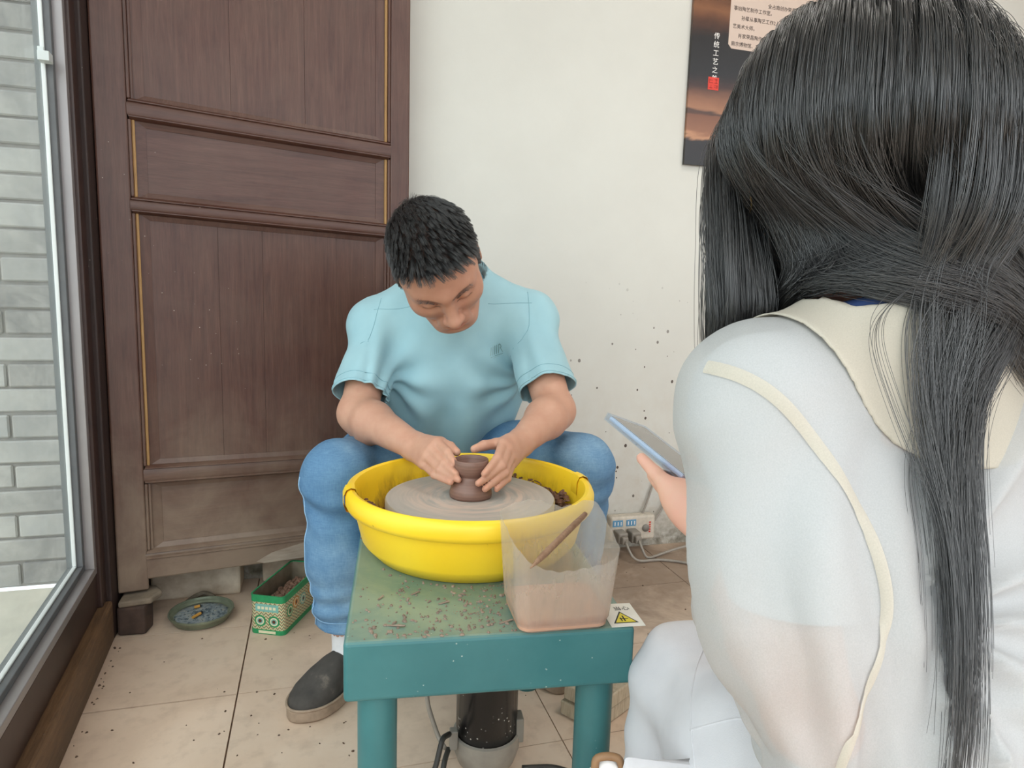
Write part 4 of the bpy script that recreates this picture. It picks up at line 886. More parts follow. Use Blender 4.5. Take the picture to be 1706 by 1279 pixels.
for i in range(1, n_):
    d_ = d_+comb*0.34+swirl*0.12-rn*0.08; d_ /= np.linalg.norm(d_, axis=1)[:, None]; P_ = P_+d_*(length/(n_-1))[:, None]
    strands.append(P_)
sd_ = rng.choice(NHR, 800, replace=False); lab_ = np.array([np.argmin(((roots[sd_]-q)**2).sum(1)) for q in roots])
for i in range(1, n_):
    w_ = 0.62*(i/(n_-1))**0.8; dl_ = (strands[i]-roots)
    strands[i] = strands[i]*(1-w_)+(strands[i][sd_][lab_]*0.85+(roots+dl_[sd_][lab_])*0.15)*w_
stay(hairobj('hair', np.stack(strands, 1), n_, M_hair1, man, 0.00034, 0.00012))
eb = []
for q in (-1, 1):
    for _ in range(90):
        t = rng.uniform(0.0, 0.9); c_ = np.array([q*(0.013+0.037*t), 0.088-0.022*t*t, 0.0165+0.0065*math.sin(t*2.4)+rng.normal()*0.0018])*HK
        r_ = body.project(Hm(*c_)[None], 0.0004, 4)[0]; dd_ = Hm.R @ np.array([q*0.9, 0.1, 0.35 if t < 0.5 else -0.2])
        eb.append([r_+dd_*0.008*s_ + Hm.R[:, 1]*0.0018*math.sin(s_*3) for s_ in (0, 0.5, 1.0)])
stay(hairobj('eyebrow_hair', np.array(eb), 3, M_hair1, man, 0.00016, 0.00006))

def cut(V, Q, c, d, region):
    """trim a cloth along a plane with a clean edge"""
    h = (V-c)@d; out = region & (h > 0); Q = Q[(~out)[Q].any(1)]; V = V.copy(); V[out] -= h[out][:, None]*d
    u = np.unique(Q); r = np.full(len(V), -1); r[u] = np.arange(len(u)); return V[u], r[Q]
# ---- T-shirt
tee = Shape()
tee.ecap(hipc+spine*0.00, hipc+spine*0.16, (0.176, 0.120), (0.164, 0.118), sx_, 0.05); tee.ecap(hipc+spine*0.16, shc-spine*0.10, (0.164, 0.118), (0.175, 0.115), sx_, 0.05)
tee.ecap(shc-spine*0.14, shc-spine*0.005, (0.175, 0.115), (0.13, 0.080), sx_, 0.05)
tee.cap(shR, shL, 0.055, 0.055, 0.06); tee.cap(shc+spine*0.02, c7+unit(skb-c7)*0.02, 0.080, 0.066, 0.05)
for q_ in (shR, shL): tee.cap(c7+spine*0.005, q_+spine*0.012, 0.060, 0.050, 0.05)
chest = np.cross(spine, sx_); chest = chest if chest[1] < 0 else -chest
hem = {}
for n_, (a_, b_) in (('R', (shR, elR)), ('L', (shL, elL))):
    d = unit(b_-a_); e_ = a_+d*0.205; hem[n_] = (e_-d*0.018, d); out = unit(b_-a_)
    tee.cap(a_-d*0.005, a_+d*0.23, 0.057, 0.0635, 0.035)
V2, Q2 = tee.mesh(axis(-0.02, 0.62, 0.005), axis(1.30, 1.98, 0.005), axis(0.33, 1.0, 0.005))
nk = at(748, 468, 1.62); nd_ = unit(spine*0.86+chest*0.42)
N2 = vnormals(V2, Q2); h = (V2-shc)@sx_; vv_ = (V2-shc)@spine; fr_ = (N2@chest) > 0.0
lower = np.clip((-vv_-0.02)/0.16, 0, 1); inner = np.clip(1-(np.abs(h)-0.13)/0.05, 0, 1)
fold = 0.0085*lower*inner*np.sin(h*58+1.2*np.sin(vv_*14)+0.6)+0.0045*lower*inner*np.sin(h*31-vv_*22+2.0)
fold += 0.0035*wav(V2, 11, 38)+0.0022*wav(V2, 12, 80)
for sg_ in (-1, 1):                                   # drag lines from the armpits to the middle
    ap = np.array([sg_*0.165, -0.10]); dx, dz = (h-ap[0])*sg_, vv_-ap[1]; ang = np.arctan2(dz, -dx); rr_ = np.hypot(dx, dz)
    fold += 0.006*np.exp(-((rr_-0.07)/0.06)**2)*np.sin(ang*9+1.0)*(dx < 0.01)
slv = np.clip((np.abs(h)-0.165)/0.03, 0, 1); fold += slv*0.004*np.sin(vv_*75+np.abs(h)*60)
lowest = np.clip((-vv_-0.26)/0.12, 0, 1); fold += 0.009*lowest*np.sin(vv_*58+2.0*np.sin(h*9))
V2 = V2+N2*fold[:, None]; V2 = lap(V2, Q2, 2, 0.4)
for n_, sgn in (('R', -1), ('L', 1)):
    c_, d = hem[n_]; pr_ = (V2-c_)@d; V2, Q2 = cut(V2, Q2, c_, d, (((V2-shc)@sx_*sgn) > 0.125) & (np.linalg.norm((V2-c_)-pr_[:, None]*d, axis=1) < 0.095) & (pr_ < 0.14))
pr_ = (V2-nk)@nd_; V2, Q2 = cut(V2, Q2, nk-nd_*0.012, nd_, (np.linalg.norm((V2-nk)-pr_[:, None]*nd_, axis=1) < 0.086))
V2, Q2 = cut(V2, Q2, hipc-spine*0.075, -spine, np.ones(len(V2), bool))
M_tee = M('light_blue_jersey'); co = M_tee.coord('World'); w1 = M_tee.noise(co, 700, 2, 0.5); w2 = M_tee.noise(co, 9, 4)
M_tee.base(M_tee.ramp(w2, [(0.3, lin('93bac5')), (0.7, lin('9fc5ce'))])); M_tee.set(Roughness=0.85, Sheen_Weight=0.15); M_tee.bump(w1, 0.12, 0.0006); M_tee = M_tee.m
ot = meshobj('t_shirt', V2, Q2, M_tee, man, True); stay(ot); sd = ot.modifiers.new('cloth', 'SOLIDIFY'); sd.thickness = 0.0022; sd.offset = -1
M_teed = simple('light_blue_rib', '90b9c4', 0.85, 0.06, 200); M_seam = simple('seam_thread', '7fa9b5', 0.85, 0.05, 200)
from mathutils.bvhtree import BVHTree
bt_tee = BVHTree.FromPolygons([Vector(v) for v in V2], [list(map(int, q)) for q in Q2])
def snap(bvh, pts, off=0.0008):
    o = []
    for p in pts:
        r = bvh.find_nearest(Vector(p)); o.append(np.array(r[0])+np.array(r[1])*off if r[0] is not None else np.array(p))
    return np.array(o)
def loop_on(c, d, r, e1=None, bvh=None, n=64, off=0.001, rr=0.0016, ring=(1.0, 1.0)):
    u = unit(np.cross(d, (0.3, 0.2, 0.9))); w = np.cross(d, u); return [c+u*math.cos(a)*r*ring[0]+w*math.sin(a)*r*ring[1] for a in np.linspace(0, 2*math.pi, n)]
ngp = loop_on(nk-nd_*0.010, nd_, 0.078); ngp = snap(bt_tee, ngp, 0.001)
for _ in range(4): ngp[1:-1] = (ngp[:-2]+2*ngp[1:-1]+ngp[2:])/4
stay(MB().tube(ngp, 0.0062, 8).build('collar', M_teed, man, True))
stay(MB().tube(snap(bt_tee, ngp-nd_*0.011, 0.0006), 0.0009, 6).build('collar_seam', M_seam, man, True))
for n_, sgn in (('R', -1), ('L', 1)):
    c_, d = hem[n_]
    stay(MB().tube(snap(bt_tee, loop_on(c_-d*0.006, d, 0.064), 0.0004), 0.0016, 6).build('sleeve_hem', M_tee, man, True))
    stay(MB().tube(snap(bt_tee, loop_on(c_-d*0.024, d, 0.064), 0.0001), 0.0007, 6).build('sleeve_stitch', M_seam, man, True))
    a_ = shc+sx_*sgn*0.072+spine*0.06-chest*0.005+chest*0.03; b_ = (shR if sgn < 0 else shL)+spine*0.062+chest*0.03
    stay(MB().tube(snap(bt_tee, [a_+(b_-a_)*t for t in np.linspace(0.05, 1.0, 24)], 0.0001), 0.0006, 6).build('shoulder_seam', M_seam, man, True))
    j_ = (shR if sgn < 0 else shL)-sx_*sgn*0.012
    arm = [j_+spine*math.cos(t)*0.075+chest*math.sin(t)*0.085-spine*0.02*(t/2.4)+sx_*sgn*0.01*math.sin(t) for t in np.linspace(0.0, 2.5, 30)]
    stay(MB().tube(snap(bt_tee, arm, 0.0001), 0.0007, 6).build('armhole_seam', M_seam, man, True))
# small chest print: slanted bars and an R above a line
M_prt = simple('grey_green_print', '5f7f7c', 0.6, 0.02, 20); M_prt2 = simple('pale_print', '8fa9ac', 0.6, 0.02, 20)
pc = bt_tee.ray_cast(Vector(C0), Vector(unit(at(826, 583, 1.0)-C0))); pc, pn = np.array(pc[0]), np.array(pc[1])
lx = unit(sx_*1.0+up*0.12); lx = unit(lx-pn*(lx@pn)); lz = np.cross(pn, lx); lz = lz if lz[2] > 0 else -lz
def onshirt(u, v): 
    r = bt_tee.find_nearest(Vector(pc+lx*u+lz*v)); return np.array(r[0])+np.array(r[1])*0.0007
b = MB(); b2 = MB()
def stroke(bb, pts, w):
    P = np.array(pts, float)
    for i in range(len(P)-1):
        d = P[i+1]-P[i]; d = d/np.linalg.norm(d); n_ = np.array([-d[1], d[0]])*w/2; q = [onshirt(*(P[i]-n_)), onshirt(*(P[i]+n_)), onshirt(*(P[i+1]+n_)), onshirt(*(P[i+1]-n_))]
        bb.add(q, [(0, 1, 2, 3)])
for i, u in enumerate((-0.014, -0.009, -0.004, 0.001, 0.006)): stroke(b2 if i < 2 else b, [(u-0.0022, -0.009), (u+0.0012, 0.000), (u+0.0038, 0.009+i*0.0012)], 0.0016)
stroke(b, [(0.0105, 0.014), (0.0135, 0.0138), (0.0155, 0.011), (0.0148, 0.006), (0.0115, 0.0038), (0.0135, 0.0), (0.0162, -0.007)], 0.0018)
stroke(b, [(-0.006, -0.0125), (0.004, -0.0122), (0.016, -0.0115)], 0.0011); stroke(b2, [(-0.016, -0.0135), (-0.012, -0.0134)], 0.0012); stroke(b2, [(-0.0105, -0.0133), (-0.0075, -0.0131)], 0.0012); stroke(b2, [(-0.010, -0.0165), (0.006, -0.0155)], 0.0006)
stay(b.build('chest_print', M_prt, man)); stay(b2.build('chest_print_pale', M_prt2, man))

# ---- jeans
jn = Shape()
jn.ecap(hipc-spine*0.06, hipc+spine*0.07, (0.178, 0.130), (0.160, 0.118), sx_, 0.05); jn.cap(hipR+[0, 0.03, 0], hipL+[0, 0.03, 0], 0.105, 0.105, 0.05)
for h_, k_, a_ in ((hipR, knR, anR), (hipL, knL, anL)):
    m1 = h_+(k_-h_)*0.5
    jn.cap(h_, m1, 0.098, 0.088, 0.05); jn.cap(m1, k_, 0.088, 0.071, 0.03); m2 = k_+(a_-k_)*0.45
    jn.cap(k_, m2, 0.0715, 0.070, 0.02); jn.cap(m2, a_-[0, 0, 0.02], 0.070, 0.067, 0.03)
V3, Q3 = jn.mesh(axis(-0.08, 0.68, 0.006), axis(1.26, 1.93, 0.006), axis(0.03, 0.62, 0.006))
N3 = vnormals(V3, Q3); m_ = np.ones(len(V3), bool)
m_ &= ~(((V3-hipc)@spine > 0.10) & (V3[:, 1] > 1.60))
fold = 0.0035*wav(V3, 21, 45, [(0, 0.2, 1), (0.2, 0.1, 1)])+0.002*wav(V3, 22, 110)
for k_, a_ in ((knR, anR), (knL, anL)):
    dz = k_[2]-V3[:, 2]; nr = np.clip(1-np.hypot(V3[:, 0]-k_[0], V3[:, 1]-k_[1])/0.13, 0, 1) > 0
    fold += nr*0.005*np.exp(-((dz-0.27)/0.05)**2)*np.sin(dz*140+V3[:, 0]*30)+nr*0.004*np.exp(-((dz-0.05)/0.05)**2)*np.sin(dz*95+V3[:, 1]*55+1)
V3 = V3+N3*fold[:, None]; V3 = lap(V3, Q3, 1, 0.4); V3, Q3 = keep(V3, Q3, m_); V3, Q3 = cut(V3, Q3, np.array([0, 0, 0.148]), np.array([0, 0, -1.0]), V3[:, 1] < 1.62)
mj = M('washed_denim'); co = mj.coord('World', (1, 1, 1)); n1 = mj.noise(co, 7, 5, 0.6); wx_ = mj.n('ShaderNodeTexWave'); wx_.inputs['Scale'].default_value = 160; wx_.inputs['Distortion'].default_value = 3.0; wx_.inputs['Detail Scale'].default_value = 2.0; wx_.bands_direction = 'Z'; mj.l(co, wx_.inputs[0])
n2 = mj.noise(mj.coord('World', (420, 420, 60)), 1, 3, 0.7); n3 = mj.noise(mj.coord('World', (60, 60, 420)), 1, 3, 0.7)
c = mj.ramp(n1, [(0.28, lin('4d769b')), (0.5, lin('688fb0')), (0.75, lin('92b3ca'))]); th_ = mj.math('MULTIPLY', mj.math('ADD', n2, n3), 0.5)
c = mj.mix(0.45, c, mj.ramp(th_, [(0.35, lin('86a8c4')), (0.65, (1, 1, 1, 1))]), 'MULTIPLY'); mj.base(c); mj.set(Roughness=0.85); mj.bump(th_, 0.3, 0.0012); M_jean = mj.m
oj = meshobj('jeans', V3, Q3, M_jean, man, True); stay(oj); sd = oj.modifiers.new('cloth', 'SOLIDIFY'); sd.thickness = 0.0022; sd.offset = -1
bt_j = BVHTree.FromPolygons([Vector(v) for v in V3], [list(map(int, q)) for q in Q3]); M_js = simple('pale_denim_seam', '8fb4d2', 0.85, 0.1, 200)
for k_, a_, sg_ in ((knR, anR, -1), (knL, anL, 1)):
    o_ = np.array([sg_*0.075, -0.012, 0]); pp_ = [k_+(a_-k_)*t+o_+np.array([0.003*sg_*math.sin(t*30), 0, 0]) for t in np.linspace(-0.02, 0.82, 40)]
    stay(MB().tube(snap(bt_j, pp_, 0.0005), 0.0016, 6).build('outer_seam', M_js, man, True))
    c_ = a_+np.array([0, 0, 0.072]); stay(MB().tube(snap(bt_j, [c_+np.array([math.cos(t)*0.067, math.sin(t)*0.067, 0.012]) for t in np.linspace(0, 6.283, 40)], 0.0003), 0.0009, 6).build('hem_stitch', M_js, man, True))

# ---- socks and canvas slip-on shoes
M_sock = simple('white_sock', 'e8e8ea', 0.9, 0.04, 90, 0.2); M_canvas = M('worn_black_canvas'); co = M_canvas.coord('World'); n1 = M_canvas.noise(co, 24, 6, 0.65); n2 = M_canvas.noise(co, 500, 2)
M_canvas.base(M_canvas.ramp(n1, [(0.35, lin('3f3c39')), (0.6, lin('4e4a46')), (0.8, lin('857a70'))])); M_canvas.set(Roughness=0.9); M_canvas.bump(n2, 0.25, 0.0008); M_canvas = M_canvas.m
M_sole = simple('tan_rubber_sole', 'a08c79', 0.75, 0.2, 60, 0.2)
def shoe(ank, toe):
    d = unit([toe[0]-ank[0], toe[1]-ank[1], 0]); w = np.array([-d[1], d[0], 0]); heel = np.array([ank[0], ank[1], 0])-d*0.055; Ls = np.linalg.norm((toe-ank)[:2])+0.055+0.032
    stn = np.linspace(0, 1, 26); hw = np.interp(stn, [0, 0.03, 0.1, 0.25, 0.45, 0.65, 0.8, 0.9, 0.97, 1], [0.008, 0.022, 0.032, 0.034, 0.036, 0.046, 0.045, 0.036, 0.02, 0.006])
    tp = np.interp(stn, [0, 0.05, 0.2, 0.35, 0.5, 0.7, 0.85, 0.95, 1], [0.045, 0.072, 0.082, 0.090, 0.088, 0.070, 0.054, 0.042, 0.027])
    n = 18; v = []; f = []
    for i, s_ in enumerate(stn):
        c = heel+d*Ls*s_
        for j in range(n+1):
            a = math.pi*j/n; x = math.cos(a); y = math.sin(a)
            v.append(c+w*hw[i]*np.sign(x)*abs(x)**0.8+np.array([0, 0, 0.018+(tp[i]-0.018)*y**0.75]))
    for i in range(len(stn)-1):
        for j in range(n): f.append((i*(n+1)+j, i*(n+1)+j+1, (i+1)*(n+1)+j+1, (i+1)*(n+1)+j))
    # opening for the ankle
    ac = np.array([ank[0], ank[1], 0])-d*0.022; V_ = np.array(v); ff = [q for q in f if not (np.all(np.linalg.norm(((V_[list(q)]-ac)[:, :2]), axis=1) < 0.036) and V_[list(q)][:, 2].mean() > 0.05)]
    up_ = MB().add(v, ff).build('shoe_upper', M_canvas, man, True); up_.modifiers.new('t', 'SOLIDIFY').thickness = 0.003; stay(up_)
    out = [heel+d*Ls*s_+w*(h_+0.004) for s_, h_ in zip(stn, hw)]+[heel+d*Ls*s_-w*(h_+0.004) for s_, h_ in zip(stn[::-1], hw[::-1])]
    out = [p+d*(0.005 if i in (25, 26) else 0) for i, p in enumerate(out)]
    out = list(smoothpath(out+[out[0]], 110)[:-1])
    so_ = MB().prism([(p[0], p[1]) for p in out], 0.0005, 0.026).build('shoe_sole', M_sole, man, auto=50, bevel=0.004); stay(so_)
    b = MB().tube(smoothpath([p+np.array([0, 0, 0.0265]) for p in out]+[out[0]+np.array([0, 0, 0.0265])], 120), 0.0028, 6).build('sole_welt', M_sole, man, True); stay(b)
shoe(anR, toeR); shoe(anL, toeL)
for a_, t_ in ((anR, toeR), (anL, toeL)):
    stay(MB().tube([a_+[0, 0, 0.14], a_+[0, 0, 0.09], a_+[0, 0, 0.05], a_+[0, -0.002, 0.0], a_+[0, -0.008, -0.03]], [0.044, 0.040, 0.040, 0.039, 0.044], 20).build('sock', M_sock, man, True))
# the low stool he sits on
stl = empty('low_stool', (0.325, 1.80, 0.0)); tag(stl, 'low wooden stool under the seated potter in jeans', 'stool')
M_st = wood('stool_wood', '5a3d29', '7a5539', '8d6848', (20, 20, 3), 0.55).m
MB().box((-0.16, -0.12, 0.272), (0.16, 0.12, 0.300)).build('seat', M_st, stl, bevel=0.006)
for sx2, sy2 in ((-0.13, -0.09), (0.13, -0.09), (-0.13, 0.09), (0.13, 0.09)): MB().box((sx2-0.016, sy2-0.016, 0), (sx2+0.016, sy2+0.016, 0.272)).build('leg', M_st, stl, bevel=0.003)
for sx2 in (-0.13, 0.13): MB().box((sx2-0.010, -0.074, 0.10), (sx2+0.010, 0.074, 0.13)).build('stretcher', M_st, stl, bevel=0.002)

# ================================================================== THE WATCHING WOMAN
wl_ = unit([-0.98, -0.19, 0]); wt = unit([-0.19, 0.98, 0])            # her left, her front
LS = at(1262, 668, 0.565); SC = LS-wl_*0.165; RS = SC-wl_*0.165
pelv = np.array([SC[0]+0.02, SC[1]-0.10, 0.36]); hL, hR = pelv+wl_*0.085, pelv-wl_*0.085
elb = at(1352, 1195, 0.53); wri = at(1176, 874, 0.765)
kL, aL = at(1158, 1146, 0.91), np.array([0.40, 0.70, 0.08]); aL = np.array([at(1158, 1146, 0.91)[0]-0.05, at(1158, 1146, 0.91)[1]-0.06, 0.085])
kR = kL+np.array([0.28, -0.02, 0.0]); aR = aL+np.array([0.27, 0.0, 0])
hf = unit(-0.93*rt+0.37*fw); hf = unit(np.array([hf[0], hf[1], 0])); wN = unit(hf*math.cos(math.radians(22))-np.array([0, 0, 1])*math.sin(math.radians(22)))
wX = unit(np.cross([0, 0, 1.0], hf)); wU = np.cross(wX, wN)*-1; wU = wU if wU[2] > 0 else -wU
wX = np.cross(wN, wU); Wm = Frame(at(1426, 248, 0.63), wX, wN, wU); WK = 1.0
wc7 = SC+np.array([0, -0.015, 0.055])+wl_*0.015; wsk = Wm(0, -0.045, -0.045)
lady = empty('watching_woman', (pelv[0], pelv[1], 0.0)); tag(lady, 'seated person with very long black hair in sheer white blouse holding a phone', 'person')
wsp = unit(SC-pelv)
wb_ = Shape()
wb_.ecap(pelv, pelv+wsp*0.18, (0.145, 0.10), (0.115, 0.082), wl_, 0.05); wb_.ecap(pelv+wsp*0.18, SC-wsp*0.06, (0.115, 0.082), (0.14, 0.088), wl_, 0.05)
wb_.cap(LS, RS, 0.040, 0.040, 0.06); wb_.cap(wc7, wsk, 0.047, 0.045, 0.03)
relb = RS+np.array([0.06, 0.02, -0.25]); rwri = relb+np.array([-0.06, 0.215, 0.04])
for a_, b_, c_ in ((LS, elb, wri), (RS, relb, rwri)):
    wb_.cap(a_, b_, 0.042, 0.032, 0.03); m_ = b_+(c_-b_)*0.3; wb_.cap(b_, m_, 0.032, 0.034, 0.02); wb_.cap(m_, c_, 0.034, 0.0225, 0.02)
for h_, k_, a_ in ((hL, kL, aL), (hR, kR, aR)):
    wb_.cap(h_, k_, 0.078, 0.05, 0.04); wb_.cap(k_, a_, 0.046, 0.032, 0.03); wb_.cap(a_-[0, 0, 0.04], a_+wt*0.13-[0, 0, 0.055], 0.028, 0.022, 0.03)
head_shape(wb_, Wm, WK)
# phone frame
p0, p1 = at(1009, 698, 0.93), at(1136, 803, 0.80); pa = unit(p1-p0); pw = at(1144, 785, 0.87)-p1; pw = unit(pw-pa*(pw@pa)); pn_ = np.cross(pa, pw); pn_ = pn_ if pn_[2] > 0 else -pn_
PL, PW_, PT = 0.160, 0.076, 0.0085
def onph(u, v, h): return p0+pa*u+pw*v+pn_*h
WLH = dict(m=[onph(0.098, 0.030, -0.024), onph(0.112, 0.034, -0.026), onph(0.126, 0.036, -0.026), onph(0.138, 0.036, -0.024)],
           p=[onph(0.092, 0.074, -0.020), onph(0.107, 0.080, -0.020), onph(0.123, 0.081, -0.020), onph(0.137, 0.077, -0.018)],
           t=[onph(0.096, 0.078, 0.014), onph(0.110, 0.079, 0.018), onph(0.126, 0.079, 0.017), onph(0.139, 0.077, 0.012)],
           th=[at(1148, 846, 0.785), at(1120, 818, 0.793), at(1093, 789, 0.806), at(1069, 763, 0.826)])
hand_shape(wb_, wri, WLH['m'], WLH['p'], WLH['t'], WLH['th'], 0.86)
wb_.ell(at(1140, 830, 0.797), [0.026, 0.026, 0.022], None, 0.02); wb_.ell(at(1163, 852, 0.785), [0.026, 0.024, 0.024], None, 0.02)
rd = unit(rwri-relb); rm = [rwri+rd*0.075+wl_*(0.028-0.019*i) for i in range(4)]
rp = [m+rd*0.036-np.array([0, 0, 0.008]) for m in rm]; rt_ = [m+rd*0.062-np.array([0, 0, 0.026]) for m in rm]
hand_shape(wb_, rwri, rm, rp, rt_, [rwri+rd*0.025+wl_*0.03, rwri+rd*0.05+wl_*0.046, rwri+rd*0.075+wl_*0.05-[0, 0, 0.008], rwri+rd*0.095+wl_*0.048-[0, 0, 0.015]], 0.86)
bx = (min(p0[0], elb[0])-0.10, 0.95); 
V, Q = wb_.mesh(axis(0.26, 1.0, 0.007, 0.33, 0.54, 0.0026), axis(0.22, 1.0, 0.007, 0.40, 0.92, 0.0030), axis(0.0, 1.16, 0.007, 0.53, 0.74, 0.0026))
V = lap(V, Q, 2, 0.4); ob = meshobj('body', V, Q, None, lady, True); stay(ob)
L = Wm.inv(V)/WK; paint = np.ones((len(V), 3))
def blend2(mask, col): paint[:] = paint*(1-mask[:, None])+np.asarray(col)*mask[:, None]
scalp = np.clip((L[:, 2]-np.interp(L[:, 1], [-0.1, -0.03, 0.02, 0.05, 0.08], [-0.06, -0.05, 0.0, 0.05, 0.078]))/0.006, 0, 1)*(np.linalg.norm(L, axis=1) < 0.17)*(np.abs(L[:, 0]) < 0.079)
blend2(scalp*0.93, (0.04, 0.035, 0.035))
for q in (-1, 1):
    bt = np.zeros(len(V))
    for t in np.linspace(0, 1, 8): bt = np.maximum(bt, np.clip(1.6*near(L, (q*(0.014+0.034*t), 0.088-0.022*t*t, 0.018+0.006*math.sin(t*2.4)), (0.007, 0.02, 0.004)), 0, 1))
    blend2(np.clip(bt, 0, 0.7), (0.2, 0.15, 0.14)); blend2(0.9*np.clip(2*near(L, (q*0.032, 0.083, -0.006), (0.015, 0.014, 0.002)), 0, 1), (0.1, 0.08, 0.08))
blend2(0.6*np.clip(2*near(L, (0, 0.092, -0.071), (0.024, 0.024, 0.011)), 0, 1), (0.85, 0.45, 0.45))
for h_ in (WLH,):
    for i in range(4): blend2(0.3*np.clip(1.4*near(V, h_['t'][i], 0.016), 0, 1), (1.0, 0.72, 0.68))
setattr_color(ob, 'paint', paint); ob.data.materials.append(skin_mat('woman_skin', 'e0b29c', 'e3aa98'))

# ---- inner white top with short sleeves
sl0, sl1, sl2, sl3 = at(1264, 706, 0.566), at(1326, 900, 0.553), at(1338, 1050, 0.544), elb
def top_shape(o):
    s = Shape()
    s.ecap(pelv-wsp*0.0, pelv+wsp*0.16, (0.158-o, 0.120-o), (0.158-o, 0.110-o), wl_, 0.05); s.ecap(pelv+wsp*0.16, SC-wsp*0.07, (0.158-o, 0.110-o), (0.160-o, 0.100-o), wl_, 0.05)
    s.cap(LS, RS, 0.052-o, 0.052-o, 0.06); s.cap(SC+wsp*0.03, wc7+np.array([0, 0, 0.01]), 0.080-o, 0.060-o, 0.05)
    for q_ in (LS, RS): s.cap(wc7-np.array([0, 0, 0.004]), q_+np.array([0, 0, 0.004]), 0.052-o, 0.046-o, 0.05)
    return s
inn = top_shape(0.012); inn.chain([LS, sl0, sl1, sl2], [0.044, 0.046, 0.056, 0.052], 0.03); inn.chain([RS, RS+(relb-RS)*0.75], [0.046, 0.05], 0.03)
def fits(V): return vnormals(*V)
Vi, Qi = inn.mesh(axis(0.26, 1.0, 0.006), axis(0.22, 0.80, 0.006), axis(0.26, 0.92, 0.006))
ad = unit(elb-LS); ci = at(1330, 1003, 0.547); nv = unit(unit(up*-1.0)); Vi, Qi = cut(Vi, Qi, ci, nv, (np.linalg.norm(Vi-at(1332, 1020, 0.546), axis=1) < 0.085) & ((Vi-ci)@rt < 0.050))
Vi, Qi = cut(Vi, Qi, wc7+np.array([0, 0, 0.012]), unit([0, 0.25, 1.0]), np.linalg.norm((Vi-wc7)[:, :2], axis=1) < 0.09); Vi, Qi = cut(Vi, Qi, pelv-wsp*0.03, -wsp, np.ones(len(Vi), bool))
oi_ = meshobj('inner_top', Vi, Qi, simple('white_cotton', 'c9ced6', 0.9, 0.03, 60), lady, True); stay(oi_)

# ---- sheer blouse
blo = top_shape(0.0); blo.chain([LS, sl0, sl1, sl2, sl3], [0.048, 0.0525, 0.072, 0.069, 0.038], 0.04); blo.chain([sl3, sl3+(wri-sl3)*0.5, sl3+(wri-sl3)*0.90], [0.040, 0.046, 0.034], 0.03)
blo.chain([RS, RS+(relb-RS)*0.5, relb, relb+(rwri-relb)*0.9], [0.050, 0.072, 0.060, 0.036], 0.04)
Vb, Qb = blo.mesh(axis(0.26, 1.06, 0.0048), axis(0.20, 0.86, 0.0048), axis(0.26, 0.92, 0.0048)); Nb = vnormals(Vb, Qb)
arc = at(1478, 1000, 0.55); rel = Vb-arc; rx, ry = rel@rt, rel@up; rr_ = np.hypot(rx, ry); ang = np.arctan2(ry, rx); back = (Nb@fw < 0.15)
onback = np.clip((rx+0.008)/0.02, 0, 1)*back
fold = onback*np.clip(rr_/0.03, 0, 1)*np.exp(-rr_/0.30)*0.0155*(1-2*np.abs(np.sin(ang*6.5+rr_*7+0.5*np.sin(ang*5))))
fold += onback*np.clip((0.0-ry)/0.05, 0, 1)*0.003*np.sin(ry*210+rx*30)
s_ax = (Vb-sl0)@ad; insl = np.clip((-rx-0.01)/0.03, 0, 1)*back
lat = (Vb-sl1)@rt; fold += insl*np.clip(s_ax/0.12, 0, 1)*0.0085*np.sin(lat*95+s_ax*14+1.5*np.sin(s_ax*20))
fold += insl*np.clip((s_ax-0.10)/0.1, 0, 1)*0.005*np.sin(lat*170-s_ax*50)
fold += 0.0030*wav(Vb, 31, 40)+0.0014*wav(Vb, 32, 95)
# the armhole pulls in a little
fold += onback*0.0045*np.clip(rr_/0.04, 0, 1); fold = np.maximum(fold, -0.0075)
Vb = Vb+Nb*fold[:, None]; Vb = lap(Vb, Qb, 2, 0.4)
Vb, Qb = cut(Vb, Qb, wc7+np.array([0, 0, 0.014]), unit([0, 0.25, 1.0]), np.linalg.norm((Vb-wc7)[:, :2], axis=1) < 0.09); Vb, Qb = cut(Vb, Qb, pelv-wsp*0.06, -wsp, np.ones(len(Vb), bool))
for c_, d_ in ((sl3+(wri-sl3)*0.86, unit(wri-sl3)), (relb+(rwri-relb)*0.86, unit(rwri-relb))):
    Vb, Qb = cut(Vb, Qb, c_, d_, (np.linalg.norm(Vb-c_, axis=1) < 0.08))
def sheer(name, tone, alpha):
    m = M(name); co = m.coord('World'); n1 = m.noise(co, 900, 2); df = m.n('ShaderNodeBsdfDiffuse'); df.inputs[0].default_value = lin(tone); tl = m.n('ShaderNodeBsdfTranslucent'); tl.inputs[0].default_value = lin(tone)
    tr_ = m.n('ShaderNodeBsdfTransparent'); a1 = m.n('ShaderNodeMixShader'); a1.inputs[0].default_value = 0.22; m.l(df.outputs[0], a1.inputs[1]); m.l(tl.outputs[0], a1.inputs[2])
    a2 = m.n('ShaderNodeMixShader'); m.l(m.math('MULTIPLY_ADD', n1, 0.2, alpha-0.1, clamp=True), a2.inputs[0]); m.l(tr_.outputs[0], a2.inputs[1]); m.l(a1.outputs[0], a2.inputs[2]); m.l(a2.outputs[0], m.out.inputs[0]); return m.m
M_sheer = sheer('sheer_white_cloth', 'd3d3d2', 0.72); M_sheer2 = sheer('doubled_cream_cloth', 'd6cfc1', 0.85)
obl = meshobj('blouse', Vb, Qb, M_sheer, lady, True); stay(obl)
bt_b = BVHTree.FromPolygons([Vector(v) for v in Vb], [list(map(int, q)) for q in Qb])
def onblouse(x, y, off=0.001):
    r = bt_b.ray_cast(Vector(C0), Vector(unit(at(x, y, 1.0)-C0)))
    if r[0] is None: r = bt_b.find_nearest(Vector(at(x, y, 0.6)))
    n = np.array(r[1]); n = n if n@fw < 0 else -n
    return np.array(r[0])+n*off
